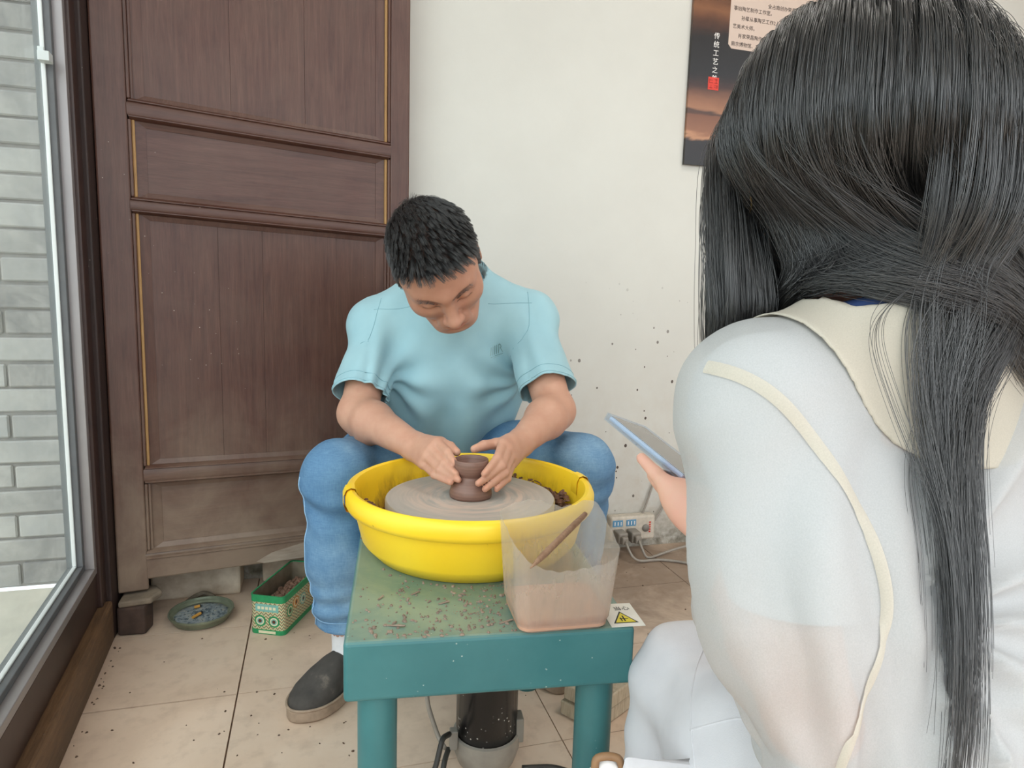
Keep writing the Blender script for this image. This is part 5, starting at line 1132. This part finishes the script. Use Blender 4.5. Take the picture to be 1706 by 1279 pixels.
def band(name, px, w, mat, n=60, off=0.0016, thick=0.001):
    P = smoothpath([onblouse(*q, 0.0) for q in smoothpath(px, n)], n); v = []
    for i in range(n):
        t = P[min(i+1, n-1)]-P[max(i-1, 0)]; t /= np.linalg.norm(t); r = bt_b.find_nearest(Vector(P[i])); nn = np.array(r[1]); nn = nn if nn@fw < 0 else -nn; s_ = unit(np.cross(t, nn)); ww = w if np.isscalar(w) else np.interp(i/(n-1), [0, 0.5, 1], w)
        b0 = np.array(r[0])
        v += [b0+nn*off-s_*ww, b0+nn*(off+thick)-s_*ww*0.6, b0+nn*(off+thick)+s_*ww*0.6, b0+nn*off+s_*ww]
    f = [(i*4+j, i*4+j+1, i*4+j+5, i*4+j+4) for i in range(n-1) for j in range(3)]
    return stay(MB().add(v, f).build(name, mat, lady, True))
band('armhole_seam', [(1178, 612), (1230, 622), (1290, 655), (1350, 725), (1405, 805), (1445, 880), (1472, 950), (1482, 1010), (1472, 1060), (1450, 1125), (1425, 1200), (1400, 1279)], (0.0055, 0.0045, 0.003), M_sheer2)
# wide flat collar over the shoulders
Vc, Qc = blo.mesh(axis(0.30, 0.80, 0.005), axis(0.30, 0.75, 0.005), axis(0.60, 0.92, 0.005)); Nc = vnormals(Vc, Qc); dc = np.linalg.norm(Vc-wc7, axis=1)
Vc = Vc+Nc*(0.0045+0.0015*wav(Vc, 41, 60))[:, None]
ncut = (Vc-wc7)@unit([0, 0.25, 1.0]); hh = np.linalg.norm((Vc-wc7)[:, :2], axis=1)
RC = 0.138; out = dc > RC; Qc = Qc[(~out)[Qc].any(1)]; Vc[out] = wc7+(Vc[out]-wc7)*(RC/dc[out])[:, None]
Vc, Qc = keep(Vc, Qc, np.ones(len(Vc), bool)); Vc, Qc = cut(Vc, Qc, wc7+np.array([0, 0, 0.016]), unit([0, 0.25, 1.0]), np.linalg.norm((Vc-wc7)[:, :2], axis=1) < 0.09)
oc_ = meshobj('collar', Vc, Qc, M_sheer2, lady, True); stay(oc_); sd = oc_.modifiers.new('cloth', 'SOLIDIFY'); sd.thickness = 0.0012
nb_ = [wc7+np.array([math.cos(a)*0.062, math.sin(a)*0.060, 0.022-0.25*math.sin(a)*0.06]) for a in np.linspace(0, 6.283, 50)]
stay(MB().tube(nb_, 0.006, 8).build('neckband', simple('blue_neckband', '4a63a0', 0.8, 0.1, 80), lady, True))

# ---- white trousers
tr_s = Shape(); tr_s.ecap(pelv-wsp*0.05, pelv+wsp*0.08, (0.17, 0.125), (0.155, 0.115), wl_, 0.05)
for h_, k_, a_ in ((hL, kL, aL), (hR, kR, aR)):
    tr_s.cap(h_, h_+(k_-h_)*0.5, 0.105, 0.098, 0.05); tr_s.cap(h_+(k_-h_)*0.5, k_, 0.098, 0.080, 0.04); tr_s.cap(k_, a_+[0, 0, 0.03], 0.081, 0.084, 0.03)
Vt, Qt = tr_s.mesh(axis(0.20, 1.0, 0.006), axis(0.22, 0.95, 0.006), axis(0.04, 0.52, 0.006)); Nt = vnormals(Vt, Qt)
kd = np.linalg.norm(Vt-kL, axis=1); fold = 0.003*wav(Vt, 51, 30)+0.0022*wav(Vt, 52, 75)+0.003*np.exp(-((kd-0.11)/0.05)**2)*np.sin((Vt@up)*85+(Vt@rt)*40)
Vt = Vt+Nt*fold[:, None]; Vt = lap(Vt, Qt, 1, 0.4); Vt, Qt = cut(Vt, Qt, np.array([0, 0, 0.10]), np.array([0, 0, -1.0]), Vt[:, 1] > 0.45)
M_wtr = M('white_linen'); co = M_wtr.coord('World'); n1 = M_wtr.noise(co, 600, 2); n2 = M_wtr.noise(co, 12, 5); M_wtr.base(M_wtr.ramp(n2, [(0.3, lin('cccbd0')), (0.7, lin('d6d5d9'))])); M_wtr.set(Roughness=0.9); M_wtr.bump(M_wtr.math('ADD', n2, M_wtr.math('MULTIPLY', n1, 0.15)), 0.25, 0.006); M_wtr = M_wtr.m
otr = meshobj('trousers', Vt, Qt, M_wtr, lady, True); stay(otr)
bt_t = BVHTree.FromPolygons([Vector(v) for v in Vt], [list(map(int, q)) for q in Qt])
for px in ([(1178, 1066), (1160, 1110), (1150, 1165), (1152, 1225), (1158, 1278)], [(1150, 1216), (1185, 1206), (1228, 1196), (1262, 1200)]):
    P = []
    for q in smoothpath(px, 26):
        r = bt_t.ray_cast(Vector(C0), Vector(unit(at(q[0], q[1], 1.0)-C0)))
        if r[0] is not None: P.append(np.array(r[0])-fw*0.0002)
    if len(P) > 6: stay(MB().tube(smoothpath(P, 40), 0.0011, 6).build('seam', M_wtr, lady, True))
M_ssh = simple('white_shoe', 'e6e4e0', 0.6, 0.04, 40)
for a_ in (aL, aR):
    t_ = a_+wt*0.14; t_[2] = 0.03; sh = Shape(); sh.cap(a_-wt*0.04-[0, 0, 0.045], t_, 0.040, 0.034, 0.03); sh.cap(a_-[0, 0, 0.03], a_, 0.044, 0.042, 0.03)
    Vs, Qs = sh.mesh(axis(a_[0]-0.12, a_[0]+0.12, 0.006), axis(a_[1]-0.12, a_[1]+0.24, 0.006), axis(-0.01, 0.16, 0.006)); Vs, Qs = cut(Vs, Qs, np.array([0, 0, 0.001]), np.array([0, 0, -1.0]), np.ones(len(Vs), bool))
    stay(meshobj('shoe', Vs, Qs, M_ssh, lady, True))

# ---- glasses and earring
M_gold = simple('thin_gold_wire', 'c9a878', 0.3, 0.05, 10, metal=0.9)
b = MB()
for q in (-1, 1):
    b.tube([Wm(q*(0.034+0.022*math.cos(a)), 0.104-0.006*abs(math.cos(a))*(1 if math.cos(a) > 0 else 0), -0.004+0.019*math.sin(a)) for a in np.linspace(0, 6.283, 28)], 0.0009, 6)
    b.tube(smoothpath([Wm(q*0.056, 0.100, 0.004), Wm(q*0.072, 0.085, 0.006), Wm(q*0.080, 0.03, 0.006), Wm(q*0.083, -0.02, 0.004), Wm(q*0.080, -0.035, -0.02)], 20), 0.0010, 6)
b.tube([Wm(-0.012, 0.105, 0.002), Wm(0, 0.107, 0.006), Wm(0.012, 0.105, 0.002)], 0.0009, 6)
gls_o = empty('eyeglasses', tuple(Wm(0, 0.1, 0))); tag(gls_o, 'thin gold wire eyeglasses showing at the edge of the long black hair', 'eyeglasses'); stay(b.build('wire_frame', M_gold, gls_o, True))
ml = M('spectacle_lens'); tr1 = ml.n('ShaderNodeBsdfTransparent'); g1 = ml.n('ShaderNodeBsdfGlossy'); g1.inputs['Roughness'].default_value = 0.02; x1_ = ml.n('ShaderNodeMixShader'); ml.l(ml.sheen(0.05, 0.6), x1_.inputs[0]); ml.l(tr1.outputs[0], x1_.inputs[1]); ml.l(g1.outputs[0], x1_.inputs[2]); ml.l(x1_.outputs[0], ml.out.inputs[0])
for q in (-1, 1):
    pts_ = [Wm(q*(0.034+0.0215*math.cos(a)), 0.1035-0.006*abs(math.cos(a))*(1 if math.cos(a) > 0 else 0), -0.004+0.0185*math.sin(a)) for a in np.linspace(0, 6.283, 28)[:-1]]
    stay(MB().add(pts_+[p+wN*0.001 for p in pts_], [tuple(range(27)), tuple(range(27, 54))[::-1]]).build('lens', ml.m, gls_o))

# ---- long black hair: strands grown from the scalp that fall under their weight and rest on head, shoulders and back
col_s = Shape()
col_s.ell(Wm(0, -0.012*WK, 0.036*WK), [0.078, 0.098, 0.089], Wm.R, 0.02); col_s.ell(Wm(0, 0.03, -0.04), [0.062, 0.066, 0.08], Wm.R, 0.03)
for q in blo.p: col_s.p.append(q)
col_s.cap(wc7, wsk, 0.055, 0.05, 0.03)
NG, NS, DS = 3400, 52, 0.0130
az = rng.uniform(-math.pi, math.pi, NG*3); cz = rng.uniform(-0.85, 1.0, NG*3); q_ = np.stack([np.sqrt(1-cz**2)*np.cos(az), np.sqrt(1-cz**2)*np.sin(az), cz], 1)
loc = q_*np.array([0.077, 0.097, 0.088])+np.array([0, -0.012, 0.036])
ok = loc[:, 2] > np.interp(loc[:, 1], [-0.11, -0.05, 0.0, 0.03, 0.055, 0.085], [-0.045, -0.042, -0.012, 0.022, 0.060, 0.095]); loc = loc[ok][:NG]; q_ = q_[ok][:NG]; NG = len(loc)
root = Wm.o+(loc*WK) @ Wm.R.T; nrm_ = (q_/np.array([0.077, 0.097, 0.088])); nrm_ = nrm_/np.linalg.norm(nrm_, axis=1)[:, None]; nrm_w = nrm_ @ Wm.R.T
part = 0.006; side = np.where(loc[:, 0] > part, 1.0, -1.0)
# three falls: forward of the left shoulder, down the back, over the right shoulder
lay = rng.uniform(0, 1, NG)
cls = np.where(side < 0, np.where((loc[:, 1] < -0.075) & (rng.uniform(size=NG) < 0.16), 1, 2), np.where((loc[:, 1] < -0.074), np.where(rng.uniform(size=NG) < 0.36, 1, 2), 0))
u_side = np.array([1.0, 0, 0]) @ Wm.R.T; u_fwd = Wm.R[:, 1]
d = nrm_w*0.30+side[:, None]*u_side*0.60-u_fwd*(0.25*lay*np.clip(loc[:, 1]/0.05, 0, 1))[:, None]-np.array([0, 0, 0.35]); d /= np.linalg.norm(d, axis=1)[:, None]
thick = 0.004+0.011*lay
K_back = np.array([at(*c) for c in ((1500, 440, 0.580), (1548, 520, 0.540), (1598, 640, 0.500), (1622, 760, 0.483), (1630, 900, 0.473), (1620, 1040, 0.468), (1604, 1150, 0.468), (1595, 1260, 0.468))])
K_right = np.array([at(*c) for c in ((1590, 200, 0.66), (1625, 300, 0.655), (1690, 420, 0.64), (1830, 550, 0.62), (1960, 700, 0.60), (2000, 1200, 0.60))])
K_left = np.array([at(*c) for c in ((1368, 240, 0.590), (1362, 330, 0.595), (1356, 410, 0.610), (1348, 490, 0.645), (1340, 570, 0.690), (1335, 700, 0.715), (1335, 850, 0.72), (1335, 1000, 0.72))])
off = rng.normal(size=(NG, 3)); offL = (rng.uniform(-1, 1, NG)*0.098)[:, None]*rt*np.array([1, 1, 0])+rng.normal(size=(NG, 1))*0.016*fw*np.array([1, 1, 0]); spread = {1: np.array([0.0075, 0.007, 0]), 2: np.array([0.026, 0.024, 0])}
# strands nearer the face stay nearer the face as they fall
order = np.argsort(np.argsort(-loc[:, 1]+rng.normal(size=NG)*0.02)); offL = ((order/NG*2-1)*0.084)[:, None]*rt*np.array([1, 1, 0])+rng.normal(size=(NG, 1))*0.016*fw*np.array([1, 1, 0])
p = root-nrm_w*0.002; path = [p.copy()]; gz = np.array([0, 0, -1.0]); stray = rng.uniform(size=NG) < 0.05
for i in range(1, NS):
    d[:, :2] *= 0.80 if i > 5 else 1.0
    d = d+gz*0.20*(1 if i > 3 else 0.5)+rng.normal(size=(NG, 3))*0.012
    for c, Kc, zt, gk, cl in ((0, K_left, 1.08, 4.0, 0.30), (1, K_back, 0.93, 5.0, 0.40), (2, K_right, 1.00, 5.0, 0.45)):
        m = (cls == c) & (p[:, 2] < zt)
        if m.any():
            zs = Kc[::-1, 2]; tgt = np.stack([np.interp(p[m, 2], zs, Kc[::-1, k]) for k in range(3)], 1)
            st_ = np.where(stray[m], 1.15, 1.0)[:, None]
            tgt = tgt+(offL[m]*st_*np.interp(p[m, 2], [0.55, 0.72, 0.84], [0.5, 0.75, 1.0])[:, None] if c == 0 else off[m]*spread[c]*st_*np.interp(p[m, 2], [0.50, 0.62, 0.85], [0.8, 1.0, 1.3])[:, None])
            dv = tgt-p[m]; dv[:, 2] = 0; d[m] += np.clip(dv*gk, -cl, cl)
    d /= np.linalg.norm(d, axis=1)[:, None]; p = p+d*DS
    for _ in range(2):
        e = col_s.eval(p); need = e < thick
        if need.any():
            g = col_s.grad(p[need]); g /= np.linalg.norm(g, axis=1)[:, None]+1e-9; p[need] += g*(thick[need]-e[need])[:, None]; dn_ = (d[need]*g).sum(1); d[need] -= g*np.minimum(dn_, 0)[:, None]
    path.append(p.copy())
G = np.stack(path, 1)
dpt = (G-C0)@fw; fly = (G[:, :, 2].max(1) > Wm(0, 0, 0.155)[2]) | ((cls == 0) & (G[:, 0, 2] < Wm(0, -0.05, 0.0)[2]) & (rng.uniform(size=NG) > 0.25))
over = ((dpt < 0.60) & (G[:, :, 2] < 0.775)).any(1) & (cls == 0) & (rng.uniform(size=NG) > 0.03); over |= fly; G = G[~over]; NG = len(G); cls = cls[~over]
zc = 0.795+rng.normal(size=NG)*0.02; below = G[:, :, 2] < zc[:, None]; endk = np.where(below.any(1), below.argmax(1), NS-1)/(NS-1); endk = np.where((cls == 2) & (rng.uniform(size=NG) > 0.03), np.clip(endk, 0.25, 1), 1.0)
for _ in range(3): G[:, 1:-1] = (G[:, :-2]+2*G[:, 1:-1]+G[:, 2:])/4
CH = 9; tt = np.linspace(0, 1, NS)
clump_r = (0.0010+0.0028*np.minimum(1, tt*2.5)*(1-0.35*tt))[None, None, :, None]
jit = rng.normal(size=(NG, CH, 1, 3))*clump_r; wob = np.sin(tt[None, None, :, None]*rng.uniform(4, 14, (NG, CH, 1, 1))+rng.uniform(0, 6.28, (NG, CH, 1, 1)))*rng.normal(size=(NG, CH, 1, 3))*0.0012*np.minimum(1, tt*3)[None, None, :, None]
ST = (G[:, None]+jit+wob).reshape(-1, NS, 3)
# strands end at different lengths
Lk = np.where(np.repeat(cls, CH) == 1, 0.70+0.30*rng.beta(1.4, 1.6, len(ST)), rng.uniform(0.86, 1.0, len(ST)))*np.repeat(endk, CH); idx_ = np.linspace(0, 1, NS)[None]*Lk[:, None]*(NS-1); i0 = np.minimum(idx_.astype(int), NS-2); fr_ = (idx_-i0)[..., None]; ST = np.take_along_axis(ST, i0[..., None], 1)*(1-fr_)+np.take_along_axis(ST, (i0+1)[..., None], 1)*fr_
M_hair2 = hair_mat('long_black_hair', 0.96, 0.36)
stay(hairobj('hair', ST, NS, M_hair2, lady, 0.00024, 0.00012))

# ---- phone in a clear case
ph = empty('phone', tuple(onph(PL/2, PW_/2, 0))); tag(ph, 'phone with grey screen in a clear bluish case held by the long-haired person', 'phone')
def obox(lo, hi): return [p0+pa*u+pw*v+pn_*h for u in (lo[0], hi[0]) for v in (lo[1], hi[1]) for h in (lo[2], hi[2])]
def pbox(name, lo, hi, m, bev=0.0):
    b = MB(); b.add(obox(lo, hi), [(0, 1, 3, 2), (4, 6, 7, 5), (0, 4, 5, 1), (2, 3, 7, 6), (0, 2, 6, 4), (1, 5, 7, 3)]); return stay(b.build(name, m, ph, bevel=bev, seg=3))
pbox('body', (0.002, 0.002, 0.001), (PL-0.002, PW_-0.002, PT-0.0006), simple('pale_blue_metal', 'd3e0f3', 0.3, 0.05, 20, metal=0.2), 0.003)
msr = M('grey_screen'); msr.base(lin('85807b')); msr.set(Roughness=0.12); pbox('screen', (0.004, 0.004, PT-0.0008), (PL-0.004, PW_-0.004, PT), msr.m, 0.0003)
mcs = M('clear_case'); tr1 = mcs.n('ShaderNodeBsdfTransparent'); tr1.inputs[0].default_value = (0.93, 0.96, 1.0, 1); g1 = mcs.n('ShaderNodeBsdfGlossy'); g1.inputs['Roughness'].default_value = 0.08; g1.inputs[0].default_value = (0.9, 0.95, 1, 1); x1_ = mcs.n('ShaderNodeMixShader'); mcs.l(mcs.sheen(0.12, 0.7), x1_.inputs[0]); mcs.l(tr1.outputs[0], x1_.inputs[1]); mcs.l(g1.outputs[0], x1_.inputs[2]); mcs.l(x1_.outputs[0], mcs.out.inputs[0])
b = MB()
for lo, hi in (((-0.0015, -0.0015, -0.0015), (PL+0.0015, PW_+0.0015, 0.0)), ((-0.0015, -0.0015, 0), (PL+0.0015, 0.0005, PT+0.0012)), ((-0.0015, PW_-0.0005, 0), (PL+0.0015, PW_+0.0015, PT+0.0012)), ((-0.0015, 0.0005, 0), (0.0005, PW_-0.0005, PT+0.0012)), ((PL-0.0005, 0.0005, 0), (PL+0.0015, PW_-0.0005, PT+0.0012))):
    b.add(obox(lo, hi), [(0, 1, 3, 2), (4, 6, 7, 5), (0, 4, 5, 1), (2, 3, 7, 6), (0, 2, 6, 4), (1, 5, 7, 3)])
stay(b.build('clear_case', mcs.m, ph))
pbox('side_button', (0.045, PW_+0.0012, 0.003), (0.062, PW_+0.0025, 0.006), M_alu, 0.0004)

# ================================================================== SMALL THINGS ON THE FLOOR
# ---- green patterned tin with clay scraps
ta = math.radians(-25); tin = empty('tin_box', (-0.162, 1.672, 0.0), ta); tag(tin, 'open green patterned tin box holding clay scraps by the foot of the door', 'tin')
TWD, TLN, THT = 0.088, 0.215, 0.100
def rr2(x0, y0, x1, y1, r, n=5):
    o = []
    for cx_, cy_, a0 in ((x1-r, y1-r, 0), (x0+r, y1-r, 90), (x0+r, y0+r, 180), (x1-r, y0+r, 270)):
        o += [(cx_+r*math.cos(math.radians(a0+90*i/n)), cy_+r*math.sin(math.radians(a0+90*i/n))) for i in range(n+1)]
    return o
def ringwall(b, x0, y0, x1, y1, r, z0, z1, t):
    A, B = rr2(x0, y0, x1, y1, r), rr2(x0+t, y0+t, x1-t, y1-t, max(r-t, 0.001)); n = len(A)
    v = [(x, y, z0) for x, y in A]+[(x, y, z1) for x, y in A]+[(x, y, z0) for x, y in B]+[(x, y, z1) for x, y in B]
    f = []
    for i in range(n):
        j = (i+1) % n; f += [(i, j, n+j, n+i), (2*n+j, 2*n+i, 3*n+i, 3*n+j), (n+i, n+j, 3*n+j, 3*n+i), (j, i, 2*n+i, 2*n+j)]
    return b.add(v, f)
mtp = M('tin_pattern'); co = mtp.coord('Object'); x, y, z = mtp.sep(co); g_ = mtp.n('ShaderNodeNewGeometry')
tri_ = lambda v, f: mtp.math('ABSOLUTE', mtp.math('SUBTRACT', mtp.math('FRACT', mtp.math('MULTIPLY', v, f)), 0.5))
zz_ = mtp.math('FRACT', mtp.math('ADD', mtp.math('MULTIPLY', z, 120.0), mtp.math('MULTIPLY', tri_(mtp.math('ADD', x, y), 85.0), 1.6)))
vor_ = mtp.vor(mtp.coord('Object'), 140); c = mtp.ramp(zz_, [(0.0, lin('d8d6b0')), (0.38, lin('d8d6b0')), (0.40, lin('4d8f6a')), (0.62, lin('4d8f6a')), (0.64, lin('b9655a')), (0.80, lin('b9655a')), (0.82, lin('d9cf9c'))], 'CONSTANT')
c = mtp.mix(mtp.bw(vor_, 0.25, 0.1), c, lin('7fb59b')); mtp.base(c); mtp.set(Roughness=0.35, Metallic=0.25)
M_tg = simple('tin_green', '2f9a63', 0.35, 0.15, 40, metal=0.2); M_tin_in = simple('tin_inside', '9b8f7c', 0.45, 0.2, 30, metal=0.5); M_tb = simple('tin_teal', '7fb8ad', 0.4, 0.1, 60); M_tw = simple('tin_cream', 'e2dcbc', 0.4, 0.05, 40); M_tbr = simple('tin_brown', '5c3a2c', 0.4, 0.1, 40); M_tor = simple('tin_orange', 'c98a3e', 0.4, 0.1, 40)
ringwall(MB(), 0, 0, TWD, TLN, 0.012, 0.010, 0.084, 0.0012).build('printed_wall', mtp.m, tin, auto=40)
MB().prism(rr2(0.001, 0.001, TWD-0.001, TLN-0.001, 0.012), 0.0005, 0.003).build('bottom', M_tg, tin)
ringwall(MB(), -0.001, -0.001, TWD+0.001, TLN+0.001, 0.013, 0.0005, 0.012, 0.002).build('base_band', M_tg, tin, auto=40)
b = MB(); ringwall(b, -0.0012, -0.0012, TWD+0.0012, TLN+0.0012, 0.013, 0.082, 0.0975, 0.002); ringwall(b, -0.0018, -0.0018, TWD+0.0018, TLN+0.0018, 0.0135, 0.0965, 0.0995, 0.0035); b.build('top_band', M_tg, tin, auto=40)
ringwall(MB(), 0.0018, 0.0018, TWD-0.0018, TLN-0.0018, 0.010, 0.006, 0.097, 0.0006).build('inner_lining', M_tin_in, tin, auto=40)
def disc(name, c, r, m, ax_, th, par, n=24):
    o = MB().lathe([(0, 0), (r, 0), (r, th), (0, th)], n).build(name, m, par, auto=40)
    o.matrix_basis = Matrix.Translation(c) @ (Matrix.Rotation(math.pi/2, 4, 'X') if ax_ == 'f' else Matrix.Rotation(math.pi/2, 4, 'Y')); return o
for u in (0.026, 0.062):
    r_ = disc('rosette', (u, 0.0002, 0.034), 0.0145, M_tg, 'f', 0.0008, tin)
    for rr_, mm_, th_ in ((0.0105, M_tw, 0.0011), (0.0075, M_tb, 0.0014), (0.0045, M_tbr, 0.0017)):
        b = MB().lathe([(0, 0), (rr_, 0), (rr_, th_), (0, th_)], 20).build('ring', mm_, r_, auto=40)
MB().box((0.014, -0.0008, 0.058), (0.074, 0.0004, 0.077)).build('teal_label', M_tb, tin, bevel=0.0005)
b = MB(); 
for q in range(5): b.box((0.020+q*0.010, -0.0012, 0.064), (0.027+q*0.010, -0.0006, 0.071))
b.build('label_print', M_tw, tin)
MB().box((0.022, -0.0018, 0.003), (0.066, -0.0008, 0.0095)).build('base_label', M_tw, tin)
for v_, mm_ in ((0.03, M_tg), (0.062, M_tor), (0.10, M_tb), (0.145, M_tor), (0.18, M_tg)):
    r_ = disc('rosette', (TWD-0.0002, v_, 0.060 if v_ in (0.062, 0.145) else 0.052), 0.0150, mm_, 's', 0.0008, tin)
    for rr_, m2_, th_ in ((0.0115, M_tw, 0.0011), (0.008, mm_, 0.0014), (0.004, M_tbr, 0.0017)): MB().lathe([(0, 0), (rr_, 0), (rr_, th_), (0, th_)], 18).build('ring', m2_, r_, auto=40)
ct, st_ = math.cos(ta), math.sin(ta)
def intin(u, v, z): return (-0.162+u*ct-v*st_, 1.672+u*st_+v*ct, z)
pl = [intin(rng.uniform(0.010, TWD-0.010), rng.uniform(0.010, TLN-0.010), 0.052+rng.uniform(-0.004, 0.006)) for _ in range(420)]
sc_ = crumbs('clay_scraps', pl, simple('tin_scraps', '8a6a58', 0.85, 0.3, 60), 0.004, 0.009); tag(sc_, 'brown clay scraps filling the open green tin', 'clay scraps', kind='stuff')

# ---- shallow dish used as an ashtray
dish = empty('ash_dish', (-0.287, 1.772, 0.0005)); tag(dish, 'round shallow metal dish with ash on the floor beside the door', 'dish')
M_dish = simple('grey_green_metal', '7f8672', 0.42, 0.2, 40, metal=0.3)
MB().lathe([(0, 0.001), (0.062, 0.001), (0.066, 0.003), (0.069, 0.012), (0.074, 0.016), (0.077, 0.022), (0.0765, 0.0245), (0.0740, 0.0245), (0.0725, 0.019), (0.068, 0.016), (0.066, 0.0135), (0, 0.0125)], 64).build('bowl', M_dish, dish, auto=40)
M_ash = M('ash_bed'); nn = M_ash.noise(M_ash.coord('Object'), 70, 6, 0.7); M_ash.base(M_ash.ramp(nn, [(0.35, lin('566067')), (0.5, lin('8d989c')), (0.65, lin('a9a79a'))])); M_ash.set(Roughness=0.9); M_ash.bump(nn, 0.6, 0.004)
MB().lathe([(0, 0.0150), (0.03, 0.0155), (0.05, 0.0145), (0.064, 0.0132), (0.064, 0.0128), (0, 0.0127)], 40).build('ash', M_ash.m, dish, True)
cr = crumbs('ash_lumps', [(-0.287+rng.normal()*0.026, 1.772+rng.normal()*0.022, 0.0155) for _ in range(130)], simple('ash_lump', '5b666c', 0.9, 0.4, 90), 0.0015, 0.0045); tag(cr, 'grey ash lumps scattered in the round metal dish', 'ash', kind='stuff')
for k, (x_, y_, a_, L_) in enumerate(((-0.293, 1.752, 0.9, 0.030), (-0.300, 1.800, 0.3, 0.016))):
    cg = empty('cigarette_butt', (x_, y_, 0.0205), a_); tag(cg, ('orange filter cigarette butt in the middle of the round ash dish', 'short stubbed cigarette end by the far rim of the ash dish')[k], 'cigarette')
    MB().tube([(-L_/2, 0, 0), (L_*0.3, 0, 0.001)], 0.0036, 10).build('filter', simple('orange_filter', 'd29a45', 0.8, 0.1, 80), cg); MB().tube([(L_*0.3, 0, 0.001), (L_/2, 0, 0.0012)], [0.0036, 0.0030], 10).build('burnt_end', M_blk, cg)
tw = MB().tube(smoothpath([(-0.345, 1.845, 0.006), (-0.32, 1.868, 0.018), (-0.295, 1.872, 0.026), (-0.275, 1.862, 0.020), (-0.26, 1.852, 0.008)], 24), 0.006, 7).build('rag', simple('grey_rag', '6f6556', 0.95, 0.3, 60), None, True); tag(tw, 'twisted grey rag behind the ash dish at the plinth', 'rag')

# ---- two pale boards lying behind the front right table leg
for k, (zz_, dx, lab) in enumerate(((0.001, 0.0, 'pale board on the floor behind the right table leg, lower of two'), (0.034, 0.006, 'pale board behind the right table leg, lying on the lower one'))):
    bd = MB().prism([(0, 0), (0.05, -0.075), (0.16, -0.01), (0.11, 0.07)], 0, 0.030).build('board', wood('pale_board_%s' % 'ab'[k], 'a8977f', 'c4b59c', 'd8ccb4', (30, 30, 4), 0.7).m, None, bevel=0.003); bd.location = (0.468+dx, 1.19, zz_); tag(bd, lab, 'board')

# ---- white cloth bag with a brown leather loop at the foot of the trousers
bp = at(1125, 1340, 0.70); bag = empty('cloth_bag', (bp[0], bp[1], 0.0), -0.25); tag(bag, 'white cloth bag with brown leather loop beside the white trousers', 'bag')
bz = at(1110, 1262, 0.70)[2]
Vg = []; n = 28; Fg = []
for i, (zf, sx3, sy3) in enumerate(((0.0, 0.062, 0.030), (0.05, 0.068, 0.036), (0.45, 0.068, 0.034), (0.8, 0.064, 0.022), (0.95, 0.060, 0.010), (1.0, 0.058, 0.003))):
    for a in np.arange(n)*2*math.pi/n: Vg.append((sx3*np.sign(math.cos(a))*abs(math.cos(a))**0.6+0.003*math.sin(a*3+i), sy3*np.sign(math.sin(a))*abs(math.sin(a))**0.7, 0.001+zf*bz+(0.006*math.sin(a*2) if zf > 0.7 else 0)))
for i in range(5): Fg += [(i*n+j, i*n+(j+1) % n, (i+1)*n+(j+1) % n, (i+1)*n+j) for j in range(n)]
Fg += [tuple(range(n))[::-1], tuple(range(5*n, 6*n))]
MB().add(Vg, Fg).build('bag_body', simple('grey_white_canvas', 'cfcdd0', 0.9, 0.06, 30, 0.2), bag, True)
lp0 = bag.location; rz = Matrix.Rotation(0.25, 3, 'Z')
def inbag(p): return tuple(rz @ (Vector(p)-lp0))
q0, q1, q2, q3 = at(990, 1300, 0.70), at(992, 1262, 0.70), at(1032, 1262, 0.70), at(1042, 1300, 0.70)
MB().tube(smoothpath([inbag(q) for q in (q0, q1, (q1+q2)/2-up*-0.002, q2, q3)], 24), 0.0042, 8).build('leather_loop', simple('brown_leather', '8d6b4b', 0.55, 0.12, 60), bag, True)
MB().tube(smoothpath([inbag(q) for q in (at(985, 1290, 0.705), at(1012, 1270, 0.705), at(1030, 1285, 0.705), at(1060, 1300, 0.705))], 20), 0.006, 10).build('cotton_handle', simple('white_cotton_rope', 'ecebea', 0.9, 0.05, 90), bag, True)
